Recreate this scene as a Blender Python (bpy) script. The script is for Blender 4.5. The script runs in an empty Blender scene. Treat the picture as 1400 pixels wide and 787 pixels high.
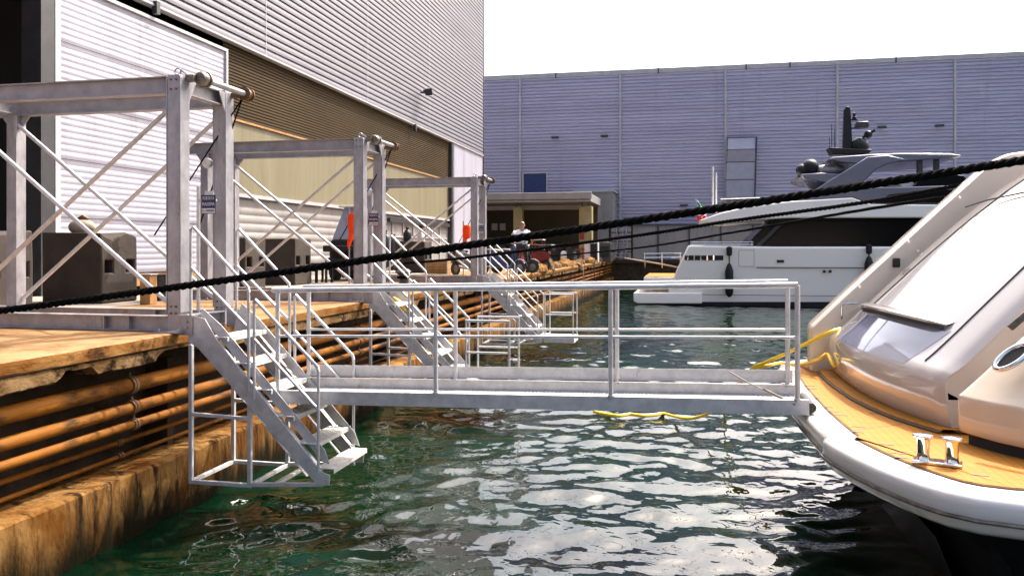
import bpy, bmesh, math, random
import numpy as np
from mathutils import Vector, Matrix
R = math.radians
random.seed(7)
scene = bpy.context.scene
col = scene.collection

# ------------------------------------------------------------------ camera
EYE = 2.75                      # eye height above the water
YAW = math.atan(236/1100.0)
cam_d = bpy.data.cameras.new('camera')
cam = bpy.data.objects.new('camera', cam_d); col.objects.link(cam)
cam.location = (0, 0, EYE); cam.rotation_euler = (R(90), 0, YAW)
cam_d.sensor_width = 36; cam_d.lens = 36*1100/1400.0
cam_d.shift_y = -54.5/1400.0
cam_d.clip_start = 0.1; cam_d.clip_end = 2000
scene.camera = cam

# ------------------------------------------------------------------ light
SUN_EL, SUN_AZ = R(54), R(58)    # azimuth measured from +X towards +Y
sdir = Vector((math.cos(SUN_EL)*math.cos(SUN_AZ), math.cos(SUN_EL)*math.sin(SUN_AZ), math.sin(SUN_EL)))
w = bpy.data.worlds.new('World'); scene.world = w; w.use_nodes = True
nt = w.node_tree; nt.nodes.clear()
sky = nt.nodes.new('ShaderNodeTexSky'); sky.sky_type = 'NISHITA'; sky.sun_disc = False
sky.sun_elevation = SUN_EL; sky.sun_rotation = math.atan2(sdir.x, sdir.y)
sky.dust_density = 10.0; sky.air_density = 1.0; sky.ozone_density = 1.0
bg = nt.nodes.new('ShaderNodeBackground'); bg.inputs['Strength'].default_value = 0.15
wo = nt.nodes.new('ShaderNodeOutputWorld')
nt.links.new(sky.outputs[0], bg.inputs[0]); nt.links.new(bg.outputs[0], wo.inputs[0])
sun_d = bpy.data.lights.new('sun', 'SUN'); sun_d.energy = 2.6; sun_d.angle = R(0.5); sun_d.color = (1.0, .96, .89)
sun = bpy.data.objects.new('sun', sun_d); col.objects.link(sun)
sun.rotation_euler = sdir.to_track_quat('Z', 'Y').to_euler(); sun.location = (30, 30, 60)
vs = scene.view_settings
vs.view_transform = 'Standard'; vs.look = 'None'; vs.gamma = 1; vs.use_curve_mapping = False
vs.exposure = 1.68

# ------------------------------------------------------------------ helpers
def W(x, y, Y=None, X=None, z=None):
    """a place in the world from a measured direction and one known coordinate (metres)"""
    u = (x-700)/1100.0; v = (339-y)/1100.0
    s, c = math.sin(YAW), math.cos(YAW)
    d = Vector((-s + u*c, c + u*s, v))
    if Y is not None: f = Y/d.y
    elif X is not None: f = X/d.x
    else: f = (z-EYE)/d.z
    p = d*f; return Vector((p.x, p.y, p.z+EYE))

class MB:
    def __init__(self): self.v = []; self.f = []; self.sm = []
    def add(self, vs_, fs, smooth=False):
        n = len(self.v); self.v += [tuple(p) for p in vs_]
        for q in fs: self.f.append([i+n for i in q]); self.sm.append(smooth)
        return self
    def box(self, a, b):
        x0, y0, z0 = a; x1, y1, z1 = b
        vs_ = [(x0,y0,z0),(x1,y0,z0),(x1,y1,z0),(x0,y1,z0),(x0,y0,z1),(x1,y0,z1),(x1,y1,z1),(x0,y1,z1)]
        return self.add(vs_, [(0,3,2,1),(4,5,6,7),(0,1,5,4),(1,2,6,5),(2,3,7,6),(3,0,4,7)])
    def bar(self, p0, p1, w_, h, up=(0,0,1)):
        p0 = Vector(p0); p1 = Vector(p1); d = (p1-p0).normalized(); up = Vector(up)
        s = d.cross(up)
        if s.length < 1e-4: s = d.cross(Vector((1,0,0)))
        s.normalize(); t = s.cross(d).normalized()
        vs_ = []
        for p in (p0, p1):
            for a, b in ((-1,-1),(1,-1),(1,1),(-1,1)): vs_.append(p + s*(a*w_/2) + t*(b*h/2))
        return self.add(vs_, [(0,1,2,3),(7,6,5,4),(0,4,5,1),(1,5,6,2),(2,6,7,3),(3,7,4,0)])
    def ibeam(self, p0, p1, w_, h, up=(0,0,1), tf=.012, tw=.009):
        p0 = Vector(p0); p1 = Vector(p1); upv = Vector(up).normalized()
        o = upv*(h/2-tf/2)
        self.bar(p0+o, p1+o, w_, tf, up); self.bar(p0-o, p1-o, w_, tf, up)
        return self.bar(p0, p1, tw, h-2*tf-.0006, up)
    def tube(self, pts, r, n=10, cap=True):
        pts = [Vector(p) for p in pts]; m = len(pts); vs_ = []; fs = []
        rr = r if isinstance(r, (list, tuple)) else [r]*m
        prev = None
        for i, p in enumerate(pts):
            d = (pts[min(i+1,m-1)] - pts[max(i-1,0)]).normalized()
            if prev is None:
                a = Vector((0,0,1)) if abs(d.z) < .9 else Vector((1,0,0))
                s = d.cross(a).normalized()
            else:
                s = prev - d*prev.dot(d)
                s = s.normalized() if s.length > 1e-6 else d.orthogonal().normalized()
            prev = s; t = d.cross(s)
            for k in range(n):
                an = 2*math.pi*k/n; vs_.append(p + (s*math.cos(an)+t*math.sin(an))*rr[i])
        for i in range(m-1):
            for k in range(n):
                k2 = (k+1) % n; fs.append((i*n+k, i*n+k2, (i+1)*n+k2, (i+1)*n+k))
        self.add(vs_, fs, True)
        if cap:
            self.add([vs_[k] for k in range(n)], [tuple(range(n-1,-1,-1))])
            self.add([vs_[(m-1)*n+k] for k in range(n)], [tuple(range(n))])
        return self
    def lathe(self, c, prof, n=20, axis='z'):
        vs_ = []; fs = []; m = len(prof); c = Vector(c)
        for r, h in prof:
            for k in range(n):
                a = 2*math.pi*k/n; q = (r*math.cos(a), r*math.sin(a), h)
                if axis == 'x': q = (q[2], q[0], q[1])
                elif axis == 'y': q = (q[1], q[2], q[0])
                vs_.append(c + Vector(q))
        for i in range(m-1):
            for k in range(n):
                k2 = (k+1) % n; fs.append((i*n+k, i*n+k2, (i+1)*n+k2, (i+1)*n+k))
        self.add(vs_, fs, True)
        self.add(vs_[:n], [tuple(range(n-1,-1,-1))]); self.add(vs_[-n:], [tuple(range(n))])
        return self
    def torus(self, c, R0, r, axis='y', n=28, m=10):
        vs_ = []; fs = []; c = Vector(c)
        for i in range(n):
            a = 2*math.pi*i/n
            for k in range(m):
                b = 2*math.pi*k/m; q = ((R0+r*math.cos(b))*math.cos(a), (R0+r*math.cos(b))*math.sin(a), r*math.sin(b))
                if axis == 'x': q = (q[2], q[0], q[1])
                elif axis == 'y': q = (q[1], q[2], q[0])
                vs_.append(c+Vector(q))
        for i in range(n):
            for k in range(m):
                fs.append((i*m+k, ((i+1)%n)*m+k, ((i+1)%n)*m+(k+1)%m, i*m+(k+1)%m))
        return self.add(vs_, fs, True)
    def ball(self, c, r, n=16, m=10, sc=(1,1,1)):
        vs_ = []; fs = []
        for i in range(m+1):
            th = math.pi*i/m
            for k in range(n):
                a = 2*math.pi*k/n
                vs_.append((c[0]+r*sc[0]*math.sin(th)*math.cos(a), c[1]+r*sc[1]*math.sin(th)*math.sin(a), c[2]+r*sc[2]*math.cos(th)))
        for i in range(m):
            for k in range(n):
                k2 = (k+1) % n; fs.append((i*n+k, (i+1)*n+k, (i+1)*n+k2, i*n+k2))
        return self.add(vs_, fs, True)
    def grid(self, rows, smooth=True, closed=False):
        m = len(rows); n = len(rows[0]); vs_ = [p for r in rows for p in r]; fs = []
        for i in range(m-1):
            for k in range(n if closed else n-1):
                k2 = (k+1) % n; fs.append((i*n+k, i*n+k2, (i+1)*n+k2, (i+1)*n+k))
        return self.add(vs_, fs, smooth)
    def prism(self, poly, y0, y1, fy=None):
        """polygon of (x, z) given a real depth from y0 to y1; fy(z) pulls the sides in"""
        n = len(poly); fy = fy or (lambda z: 0)
        vs_ = [(x, y0+fy(z), z) for x, z in poly] + [(x, y1-fy(z), z) for x, z in poly]
        fs = [tuple(range(n)), tuple(range(2*n-1, n-1, -1))]
        for i in range(n): j = (i+1) % n; fs.append((j, i, n+i, n+j))
        return self.add(vs_, fs)
    def plate(self, poly, z0, z1):
        n = len(poly)
        vs_ = [(x, y, z0) for x, y in poly] + [(x, y, z1) for x, y in poly]
        fs = [tuple(range(n-1,-1,-1)), tuple(range(n, 2*n))]
        for i in range(n): j = (i+1) % n; fs.append((i, j, n+j, n+i))
        return self.add(vs_, fs)
    def build(self, name, m, parent=None, bevel=0, seg=2, off=(0,0,0), merge=False, recalc=True, angle=40):
        me = bpy.data.meshes.new(name)
        o = Vector(off); q = parent
        while q: o = o + q.location; q = q.parent        # vertices are given in world metres
        me.from_pydata([Vector(p)-o for p in self.v], [], self.f)
        me.polygons.foreach_set('use_smooth', self.sm)
        if recalc or merge:
            bm = bmesh.new(); bm.from_mesh(me)
            if merge: bmesh.ops.remove_doubles(bm, verts=bm.verts, dist=1e-4)
            if recalc: bmesh.ops.recalc_face_normals(bm, faces=bm.faces)
            bm.to_mesh(me); bm.free()
        me.update(); me.set_sharp_from_angle(angle=R(38))
        ob = bpy.data.objects.new(name, me); col.objects.link(ob)
        me.materials.append(m)
        if parent: ob.parent = parent
        else: ob.location = o
        if bevel:
            b = ob.modifiers.new('bevel', 'BEVEL'); b.width = bevel; b.segments = seg; b.limit_method = 'ANGLE'; b.angle_limit = R(angle)
        return ob

def tag(o, label=None, cat=None, group=None, kind=None):
    if label: o['label'] = label
    if cat: o['category'] = cat
    if group: o['group'] = group
    if kind: o['kind'] = kind
    return o
def thing(name, label, cat, loc=(0,0,0), group=None, rz=0):
    o = bpy.data.objects.new(name, None); col.objects.link(o); o.location = loc; o.rotation_euler = (0,0,rz)
    o.empty_display_size = .2
    return tag(o, label, cat, group)
def copy_tree(o, parent=None):
    c = o.copy(); col.objects.link(c)
    if parent: c.parent = parent
    for ch in list(o.children): copy_tree(ch, c)
    return c

# ------------------------------------------------------------------ materials
def mat(name, c1, c2=None, scale=4, rough=.5, metal=0, bump=0, bscale=None, stretch=(1,1,1), lo=.35, hi=.65, spec=.5, coat=0, detail=6, speck=None, rvar=0):
    m = bpy.data.materials.new(name); m.use_nodes = True; t = m.node_tree
    p = t.nodes['Principled BSDF']; p.inputs['Roughness'].default_value = rough; p.inputs['Metallic'].default_value = metal
    p.inputs['Specular IOR Level'].default_value = spec
    if coat: p.inputs['Coat Weight'].default_value = coat; p.inputs['Coat Roughness'].default_value = .05
    p.inputs['Base Color'].default_value = (*c1, 1)
    tc = t.nodes.new('ShaderNodeTexCoord'); mp = t.nodes.new('ShaderNodeMapping'); mp.inputs['Scale'].default_value = stretch
    t.links.new(tc.outputs['Object'], mp.inputs[0])
    m['_map'] = mp.name
    if c2:
        n = t.nodes.new('ShaderNodeTexNoise'); n.inputs['Scale'].default_value = scale; n.inputs['Detail'].default_value = detail
        n.inputs['Roughness'].default_value = .62
        t.links.new(mp.outputs[0], n.inputs['Vector'])
        r = t.nodes.new('ShaderNodeValToRGB'); r.color_ramp.elements[0].position = lo; r.color_ramp.elements[1].position = hi
        r.color_ramp.elements[0].color = (*c1, 1); r.color_ramp.elements[1].color = (*c2, 1)
        t.links.new(n.outputs['Fac'], r.inputs[0]); out = r.outputs[0]
        if speck:
            n2 = t.nodes.new('ShaderNodeTexNoise'); n2.inputs['Scale'].default_value = speck[1]; n2.inputs['Detail'].default_value = 8; n2.inputs['Roughness'].default_value = .7
            mp2 = t.nodes.new('ShaderNodeMapping'); mp2.inputs['Scale'].default_value = speck[4] if len(speck) > 4 else (1,1,1); mp2.inputs['Location'].default_value = (3.1, 7.7, 1.3)
            t.links.new(tc.outputs['Object'], mp2.inputs[0]); t.links.new(mp2.outputs[0], n2.inputs['Vector'])
            r2 = t.nodes.new('ShaderNodeValToRGB'); r2.color_ramp.elements[0].position = speck[2]; r2.color_ramp.elements[1].position = speck[3]
            t.links.new(n2.outputs['Fac'], r2.inputs[0])
            mx = t.nodes.new('ShaderNodeMix'); mx.data_type = 'RGBA'
            t.links.new(r2.outputs[0], mx.inputs[0]); t.links.new(out, mx.inputs[6]); mx.inputs[7].default_value = (*speck[0], 1)
            out = mx.outputs[2]
        t.links.new(out, p.inputs['Base Color'])
        if rvar:
            mr = t.nodes.new('ShaderNodeMapRange'); mr.inputs['To Min'].default_value = rough-rvar; mr.inputs['To Max'].default_value = rough+rvar
            t.links.new(n.outputs['Fac'], mr.inputs[0]); t.links.new(mr.outputs[0], p.inputs['Roughness'])
    if bump:
        nb = t.nodes.new('ShaderNodeTexNoise'); nb.inputs['Scale'].default_value = bscale or scale*4; nb.inputs['Detail'].default_value = 8
        t.links.new(mp.outputs[0], nb.inputs['Vector'])
        b = t.nodes.new('ShaderNodeBump'); b.inputs['Strength'].default_value = 1; b.inputs['Distance'].default_value = bump
        t.links.new(nb.outputs['Fac'], b.inputs['Height']); t.links.new(b.outputs[0], p.inputs['Normal'])
    return m

M = {}
M['galv'] = mat('galvanised_steel', (.235,.225,.24), (.35,.335,.355), 7, .42, .45, .0006, 30, (1,1,.6), speck=((.13,.085,.05), 5, .58, .80, (1.5,1.5,.35)), rvar=.08)
M['galv2'] = mat('galvanised_beam', (0.2375,0.228,0.2422), (0.342,0.3277,0.3468), 5, .45, .4, .0006, 30, (1,1,1), speck=((.05,.05,.05), 3.2, .64, .70, (1,1,5)))
M['alu'] = mat('aluminium', (.40,.395,.40), (.54,.53,.535), 9, .38, .3, .0004, 50, rvar=.1, speck=((.20,.155,.12), 6, .62, .8, (1.5,1.5,.5)))
M['alu_grip'] = mat('aluminium_tread', (0.45,0.432,0.414), (0.576,0.558,0.54), 12, .5, .2, .003, 60)
M['steel_dark'] = mat('oily_steel', (.10,.085,.07), (.22,.19,.16), 14, .45, .6)
M['clad'] = mat('lavender_cladding', (0.076,0.07448,0.09728), (0.09728,0.09576,0.1216), .8, .55, .05, 0, None, (.3,.3,2.0), detail=4, speck=((.055,.054,.068), 1.1, .55, .85, (2,1.6,.14)))
M['clad_far'] = mat('blue_grey_cladding', (0.3344,0.3204,0.4272), (0.3901,0.3762,0.4923), .5, .5, .1, 0, None, (.3,.3,2.5), detail=4, speck=((.25,.24,.30), .7, .58, .85, (1.6,1,.08)))
M['trim'] = mat('pale_trim', (0.323,0.3145,0.3315), (0.391,0.3825,0.3995), 2, .5)
M['door_white'] = mat('white_door_panels', (0.2982,0.2897,0.3468), (0.353,0.3444,0.4016), 1.2, .45, 0, 0, None, (1,1,.3), speck=((.20,.18,.185), 1.3, .54, .85, (2.5,2.5,.22)))
M['brown'] = mat('brown_ribbed_panel', (.040,.025,.009), (.056,.036,.014), .7, .7, 0, 0, None, (1,.4,1), spec=.15)
M['beige'] = mat('beige_panel', (0.1287,0.1092,0.05616), (0.1638,0.142,0.0819), 1.1, .6, 0, 0, None, (2,2,.25), speck=((.115,.09,.045), 1.0, .55, .8, (1,3,.2)))
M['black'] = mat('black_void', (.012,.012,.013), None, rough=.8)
M['blackpaint'] = mat('black_plastic', (.006,.006,.007), (.012,.012,.013), 8, .5, spec=.3)
M['rubber'] = mat('black_rubber', (.02,.02,.02), (.035,.033,.03), 20, .75, bump=.002)
M['darkgrey'] = mat('dark_grey_paint', (0.021,0.021,0.0231), (0.035,0.035,0.0385), 3, .45)
M['quay'] = mat('stained_slab_top', (0.1895,0.102,0.04372), (0.2696,0.164,0.08379), 1.3, .95, 0, .006, 9, (1,1,1), spec=.1, speck=((.09,.048,.02), 1.7, .50, .68))
M['slabface'] = mat('rust_stained_slab_face', (.115,.038,.006), (.20,.10,.032), 3.4, .95, 0, .010, 24, (1,.6,1.2), spec=.05, speck=((.035,.018,.008), 3.6, .54, .66, (1,1,1.5)), lo=.38, hi=.62, detail=10)
M['slablow'] = mat('crumbling_concrete', (.09,.045,.016), (.20,.125,.06), 4.0, .95, 0, .016, 16, (1,.7,1.2), spec=.05, speck=((.014,.009,.005), 3.6, .48, .58), detail=10)
M['ledge'] = mat('rust_stained_concrete', (.085,.032,.005), (.21,.115,.038), 2.6, .95, 0, .008, 30, (1,1,.5), spec=.05, speck=((.020,.010,.004), 3.4, .50, .62, (1,2.4,.40)), lo=.38, hi=.62, detail=10)
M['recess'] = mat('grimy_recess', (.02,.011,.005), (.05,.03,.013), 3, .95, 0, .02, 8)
M['pipe'] = mat('rusty_pipe', (.12,.036,.002), (.25,.095,.008), 3.5, .65, 0, .004, 25, (1,.35,1), spec=.12, speck=((.014,.005,.001), 3, .49, .62, (1,.35,1)), lo=.3, hi=.75)
M['clamp'] = mat('rusty_clamp', (.10,.04,.012), (.17,.09,.035), 8, .6, .2)
M['block'] = mat('weathered_block', (0.0224,0.0154,0.0112), (0.0385,0.0273,0.0196), 2.5, .9, 0, .008, 14, speck=((.035,.025,.02), 3, .54, .72))
M['asphalt'] = mat('yard_concrete', (0.187,0.1487,0.119), (0.2465,0.204,0.17), 1, .9, 0, .004, 20)
M['gel'] = mat('cream_white_gelcoat', (0.544,0.4547,0.357), (0.5695,0.4802,0.3825), .5, .16, 0, 0, coat=.5)
M['gelw'] = mat('white_gelcoat', (0.5884,0.5583,0.5356), (0.6035,0.5733,0.5507), .5, .12, 0, 0, coat=.6)
M['gelhatch'] = mat('hatch_gelcoat', (.43,.395,.375), (.46,.425,.405), .5, .10, 0, 0, coat=.9)
M['gelfar'] = mat('far_hull_white', (.90,.84,.77), (.92,.86,.79), .5, .2, 0, 0, coat=.4)
M['gelgrey'] = mat('metallic_grey_paint', (0.1445,0.1403,0.187), (0.17,0.1658,0.2125), .8, .25, .35, coat=.5)
M['inset'] = mat('glossy_grey_inset', (.17,.17,.22), None, rough=.05, coat=.8)
M['glass'] = mat('dark_tinted_glass', (.004,.004,.005), None, rough=.18, spec=.12)
M['chrome'] = mat('polished_steel', (.78,.76,.74), None, rough=.07, metal=1)
M['seam'] = mat('dark_seam', (.05,.045,.045), None, rough=.6)
M['yellow'] = mat('yellow_cable_sheath', (0.77,0.476,0.0112), (0.868,0.56,0.021), 6, .4)
M['rope'] = mat('black_rope', (.0018,.0018,.002), (.005,.0048,.0046), 30, .95, bump=.002, bscale=200, spec=.06)
M['ropepale'] = mat('pale_rope', (.24,.19,.13), (.32,.26,.19), 20, .9)
M['orange'] = mat('orange_fabric', (.80,.055,.004), (.88,.08,.008), 8, .8, bump=.003, bscale=20, spec=.2)
M['red'] = mat('red_paint', (.13,.008,.008), (.17,.012,.01), 5, .5)
M['blue'] = mat('blue_paint', (.005,.02,.09), (.007,.026,.11), 5, .5)
M['signblue'] = mat('sign_blue', (.006,.007,.06), None, rough=.4)
M['white'] = mat('white_paint', (0.5225,0.513,0.5035), None, rough=.45)
M['green'] = mat('green_socket', (.03,.25,.15), None, rough=.4)
M['flagred'] = mat('flag_red', (.5,.012,.02), None, rough=.7)
M['yellowcol'] = mat('ochre_column', (0.204,0.162,0.066), (0.252,0.204,0.096), 2, .7)
M['olive'] = mat('olive_wall', (0.042,0.0315,0.014), (0.056,0.042,0.021), 1, .85)
M['wood'] = mat('worn_timber', (.24,.12,.035), (.34,.19,.07), 6, .75, 0, .003, 30, (1,1,.2))
M['duct'] = mat('duct_sheet', (.27,.27,.335), (.32,.32,.38), 1.5, .8, .0)
def tide(m, z0, z1, colr):
    # dark weed line left by the water on the wall, ragged along its upper edge
    t = m.node_tree; p = t.nodes['Principled BSDF']; src = p.inputs['Base Color'].links[0].from_socket
    g = t.nodes.new('ShaderNodeNewGeometry'); sx = t.nodes.new('ShaderNodeSeparateXYZ'); t.links.new(g.outputs['Position'], sx.inputs[0])
    n = t.nodes.new('ShaderNodeTexNoise'); n.inputs['Scale'].default_value = 1.6; n.inputs['Detail'].default_value = 7; n.inputs['Roughness'].default_value = .65
    mp = t.nodes.new('ShaderNodeMapping'); mp.inputs['Scale'].default_value = (1, 2.2, .35); t.links.new(g.outputs['Position'], mp.inputs[0]); t.links.new(mp.outputs[0], n.inputs['Vector'])
    a = t.nodes.new('ShaderNodeMath'); a.operation = 'MULTIPLY_ADD'; a.inputs[1].default_value = -1.1; t.links.new(n.outputs['Fac'], a.inputs[0]); t.links.new(sx.outputs['Z'], a.inputs[2])
    r = t.nodes.new('ShaderNodeMapRange'); r.interpolation_type = 'SMOOTHSTEP'; r.inputs['From Min'].default_value = z0-.55; r.inputs['From Max'].default_value = z1-.55; r.inputs['To Min'].default_value = 1; r.inputs['To Max'].default_value = 0
    t.links.new(a.outputs[0], r.inputs[0]); mx = t.nodes.new('ShaderNodeMix'); mx.data_type = 'RGBA'
    t.links.new(r.outputs[0], mx.inputs[0]); t.links.new(src, mx.inputs[6]); mx.inputs[7].default_value = (*colr, 1); t.links.new(mx.outputs[2], p.inputs['Base Color'])
tide(M['ledge'], .04, .52, (.007,.006,.0025))
M['skin'] = mat('skin', (.30,.14,.085), (.36,.18,.115), 10, .55)
M['skin2'] = mat('dark_tanned_skin', (.14,.06,.032), (.17,.075,.04), 10, .55)
M['hair'] = mat('dark_hair', (.012,.010,.009), (.03,.025,.02), 40, .7, bump=.01, bscale=60)
M['shirt'] = mat('white_cotton', (0.627,0.5985,0.6365), (0.684,0.6555,0.6935), 5, .85, bump=.012, bscale=14)
M['trouser'] = mat('dark_trousers', (.03,.03,.034), (.045,.045,.05), 6, .85, bump=.01, bscale=14)
M['panel'] = mat('pale_wall_panels', (0.2,0.184,0.176), (0.248,0.232,0.22), 1.2, .7, 0, 0, None, (1,1,.4), speck=((.15,.125,.10), 1.5, .56, .8, (1,1,.3)))

# teak with seams
def teak():
    m = mat('teak_deck', (.27,.105,.012), (.35,.155,.022), 5, .7, 0, 0, None, (.7,9,1), spec=.15)
    t = m.node_tree; p = t.nodes['Principled BSDF']
    tc = t.nodes.new('ShaderNodeTexCoord'); sx = t.nodes.new('ShaderNodeSeparateXYZ'); t.links.new(tc.outputs['Object'], sx.inputs[0])
    mm = t.nodes.new('ShaderNodeMath'); mm.operation = 'MULTIPLY'; mm.inputs[1].default_value = 1/.062
    fr = t.nodes.new('ShaderNodeMath'); fr.operation = 'FRACT'; lt = t.nodes.new('ShaderNodeMath'); lt.operation = 'LESS_THAN'; lt.inputs[1].default_value = .07
    t.links.new(sx.outputs['X'], mm.inputs[0]); t.links.new(mm.outputs[0], fr.inputs[0]); t.links.new(fr.outputs[0], lt.inputs[0])
    mx = t.nodes.new('ShaderNodeMix'); mx.data_type = 'RGBA'
    src = p.inputs['Base Color'].links[0].from_socket
    t.links.new(lt.outputs[0], mx.inputs[0]); t.links.new(src, mx.inputs[6]); mx.inputs[7].default_value = (.19,.07,.01,1)
    t.links.new(mx.outputs[2], p.inputs['Base Color'])
    return m
M['teak'] = teak()

def water_mat():
    m = bpy.data.materials.new('harbour_water'); m.use_nodes = True; t = m.node_tree; p = t.nodes['Principled BSDF']
    p.inputs['Roughness'].default_value = .02; p.inputs['IOR'].default_value = 1.66; p.inputs['Specular IOR Level'].default_value = .5
    tc = t.nodes.new('ShaderNodeTexCoord')
    n = t.nodes.new('ShaderNodeTexNoise'); n.inputs['Scale'].default_value = .35; n.inputs['Detail'].default_value = 3
    t.links.new(tc.outputs['Object'], n.inputs['Vector'])
    r = t.nodes.new('ShaderNodeValToRGB'); r.color_ramp.elements[0].position = .35; r.color_ramp.elements[1].position = .7
    r.color_ramp.elements[0].color = (.0003,.0055,.0021,1); r.color_ramp.elements[1].color = (.0008,.0135,.0054,1)
    t.links.new(n.outputs['Fac'], r.inputs[0]); t.links.new(r.outputs[0], p.inputs['Base Color'])
    nb = t.nodes.new('ShaderNodeTexNoise'); nb.inputs['Scale'].default_value = 7; nb.inputs['Detail'].default_value = 1.5; nb.inputs['Distortion'].default_value = .6
    t.links.new(tc.outputs['Object'], nb.inputs['Vector'])
    b = t.nodes.new('ShaderNodeBump'); b.inputs['Strength'].default_value = 1; b.inputs['Distance'].default_value = .006
    t.links.new(nb.outputs['Fac'], b.inputs['Height'])
    n2 = t.nodes.new('ShaderNodeTexNoise'); n2.inputs['Scale'].default_value = 2.1; n2.inputs['Detail'].default_value = 2.5; n2.inputs['Distortion'].default_value = .5
    t.links.new(tc.outputs['Object'], n2.inputs['Vector'])
    b2 = t.nodes.new('ShaderNodeBump'); b2.inputs['Strength'].default_value = 1; b2.inputs['Distance'].default_value = .016
    t.links.new(n2.outputs['Fac'], b2.inputs['Height']); t.links.new(b.outputs[0], b2.inputs['Normal'])
    t.links.new(b2.outputs[0], p.inputs['Normal'])
    return m
M['water'] = water_mat()
# ================================================================== SETTING
QZ = EYE-.88                     # quay top
QX = -5.14                       # quay edge
# ---- water: one sheet, rippled geometry close by
def axis(parts):
    out = []
    for a, b, n in parts: out += list(np.linspace(a, b, n, endpoint=False))
    return np.array(out + [parts[-1][1]])
xs = axis([(-6,-5.2,3),(-5.2,3.5,190),(3.5,12,50),(12,40,70),(40,260,30)])
ys = axis([(-120,-4,20),(-4,1,20),(1,4,60),(4,11,170),(11,20,130),(20,40,130),(40,62,80)])
rs = np.random.RandomState(4)
Xg, Yg = np.meshgrid(xs, ys)
Z = np.zeros_like(Xg)
px_ = Xg + .10*np.sin(1.7*Yg+.4*Xg) + .05*np.sin(3.1*Xg-1.2*Yg); py_ = Yg + .10*np.sin(1.3*Xg-.6*Yg) + .05*np.cos(2.7*Yg+1.1*Xg)
dist = np.hypot(Xg, Yg)
for i in range(96):
    lam = math.exp(rs.uniform(math.log(.16), math.log(1.25)))
    th = rs.uniform(0, 2*math.pi) if i % 2 else rs.normal(1.75, .6)
    k = 2*math.pi/lam
    slope = .0175*min(1.0, (lam/.28)**.8)*min(1, (.9/lam)**.5)
    far_ = np.clip((lam*85-dist)/(lam*30), 0, 1)
    Z += far_*(slope/k)*np.sin(k*(px_*math.cos(th)+py_*math.sin(th)) + rs.uniform(0, 6.28))
fade = np.clip((95-np.hypot(Xg, Yg))/60, 0, 1)
Z = Z*fade
Z = Z + .35*np.maximum(Z, 0)**1.0*0
nx, ny = len(xs), len(ys)
vv = np.stack([Xg, Yg, Z], -1).reshape(-1, 3)
idx = np.arange(nx*ny).reshape(ny, nx)
fc = np.stack([idx[:-1,:-1], idx[:-1,1:], idx[1:,1:], idx[1:,:-1]], -1).reshape(-1, 4)
me = bpy.data.meshes.new('water'); me.vertices.add(len(vv)); me.vertices.foreach_set('co', vv.ravel())
me.loops.add(fc.size); me.loops.foreach_set('vertex_index', fc.ravel())
me.polygons.add(len(fc)); me.polygons.foreach_set('loop_start', np.arange(0, fc.size, 4)); me.polygons.foreach_set('loop_total', np.full(len(fc), 4))
me.polygons.foreach_set('use_smooth', np.ones(len(fc), bool)); me.update(); me.validate()
wat = bpy.data.objects.new('water', me); col.objects.link(wat); me.materials.append(M['water']); tag(wat, kind='structure')

# ---- quay: ground sheet, worn edge, ledge
YE = 60.0                        # end quay
b = MB(); b.box((-260, -120, QZ-.12), (QX-3.1, 260, QZ))
o = b.build('yard_ground', M['asphalt']); tag(o, kind='structure')
b = MB(); b.box((QX-3.1, YE+.3, QZ-.12), (260, 260, QZ)); o = b.build('end_quay_ground', M['asphalt']); tag(o, kind='structure')

def worn_strip(y0, y1, step, xf, ztop, zbot_f, xback, jit, rnd):
    """slab edge along the quay with chipped front and lower edges"""
    rows = []; n = int((y1-y0)/step); e = 0; c = 0; g = lambda s: rnd.gauss(0, s)
    for i in range(n+1):
        y = y0+(y1-y0)*i/n; zb = zbot_f(y)
        e = max(0, e*.7+g(jit)) if rnd.random() > .06 else rnd.uniform(.01, .045)
        c = max(0, c*.6+g(jit)) if rnd.random() > .04 else rnd.uniform(.0, .03)
        x = xf-.006*math.sin(y*.9)+g(.0015)
        rows.append([(xback, y, ztop), (x-.02-e*1.2, y, ztop), (x-.003-e*.35, y, ztop-.010-e*.4), (x, y, ztop-.03-e*.5), (x+g(.002), y, (ztop+zb)/2), (x-c*.4, y, zb+.012+c*.5), (x-.015-c, y, zb), (xback, y, zb)])
    return rows
rnd = random.Random(3)
quay = MB()
def zb1(y): return QZ-.125
quay.grid(worn_strip(-20, YE, .08, QX, QZ+.002, zb1, QX-3.2, .006, rnd), False)
oq = quay.build('quay_slab', M['quay']); tag(oq, kind='structure')
oq.data.materials.append(M['slabface'])
for pgon in oq.data.polygons:
    if abs(pgon.normal.z) < .55: pgon.material_index = 1
hole = []
for i in range(24): hole.append((rnd.uniform(11.5, YE), rnd.uniform(.15, .6), rnd.uniform(.05, .13)))
hole += [(6.06, .22, .10), (7.6, .5, .12), (3.9, .10, .04)]
hz_ = 0
def zb2(y):
    global hz_
    hz_ = hz_*.7+.0028*rnd.gauss(0, 1)
    z = QZ-.262+hz_
    for c, wd, h in hole:
        if abs(y-c) < wd: z = max(z, min(QZ-.14, QZ-.262+h*1.15*(1-(abs(y-c)/wd)**2)**.6+.006*rnd.gauss(0, 1)))
    return min(z, QZ-.140)
lower = MB(); lower.grid(worn_strip(-20, YE, .05, QX-.022, QZ-.128, zb2, QX-.45, .006, rnd), False)
o = lower.build('quay_slab_underside', M['slablow']); tag(o, kind='structure')

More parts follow.
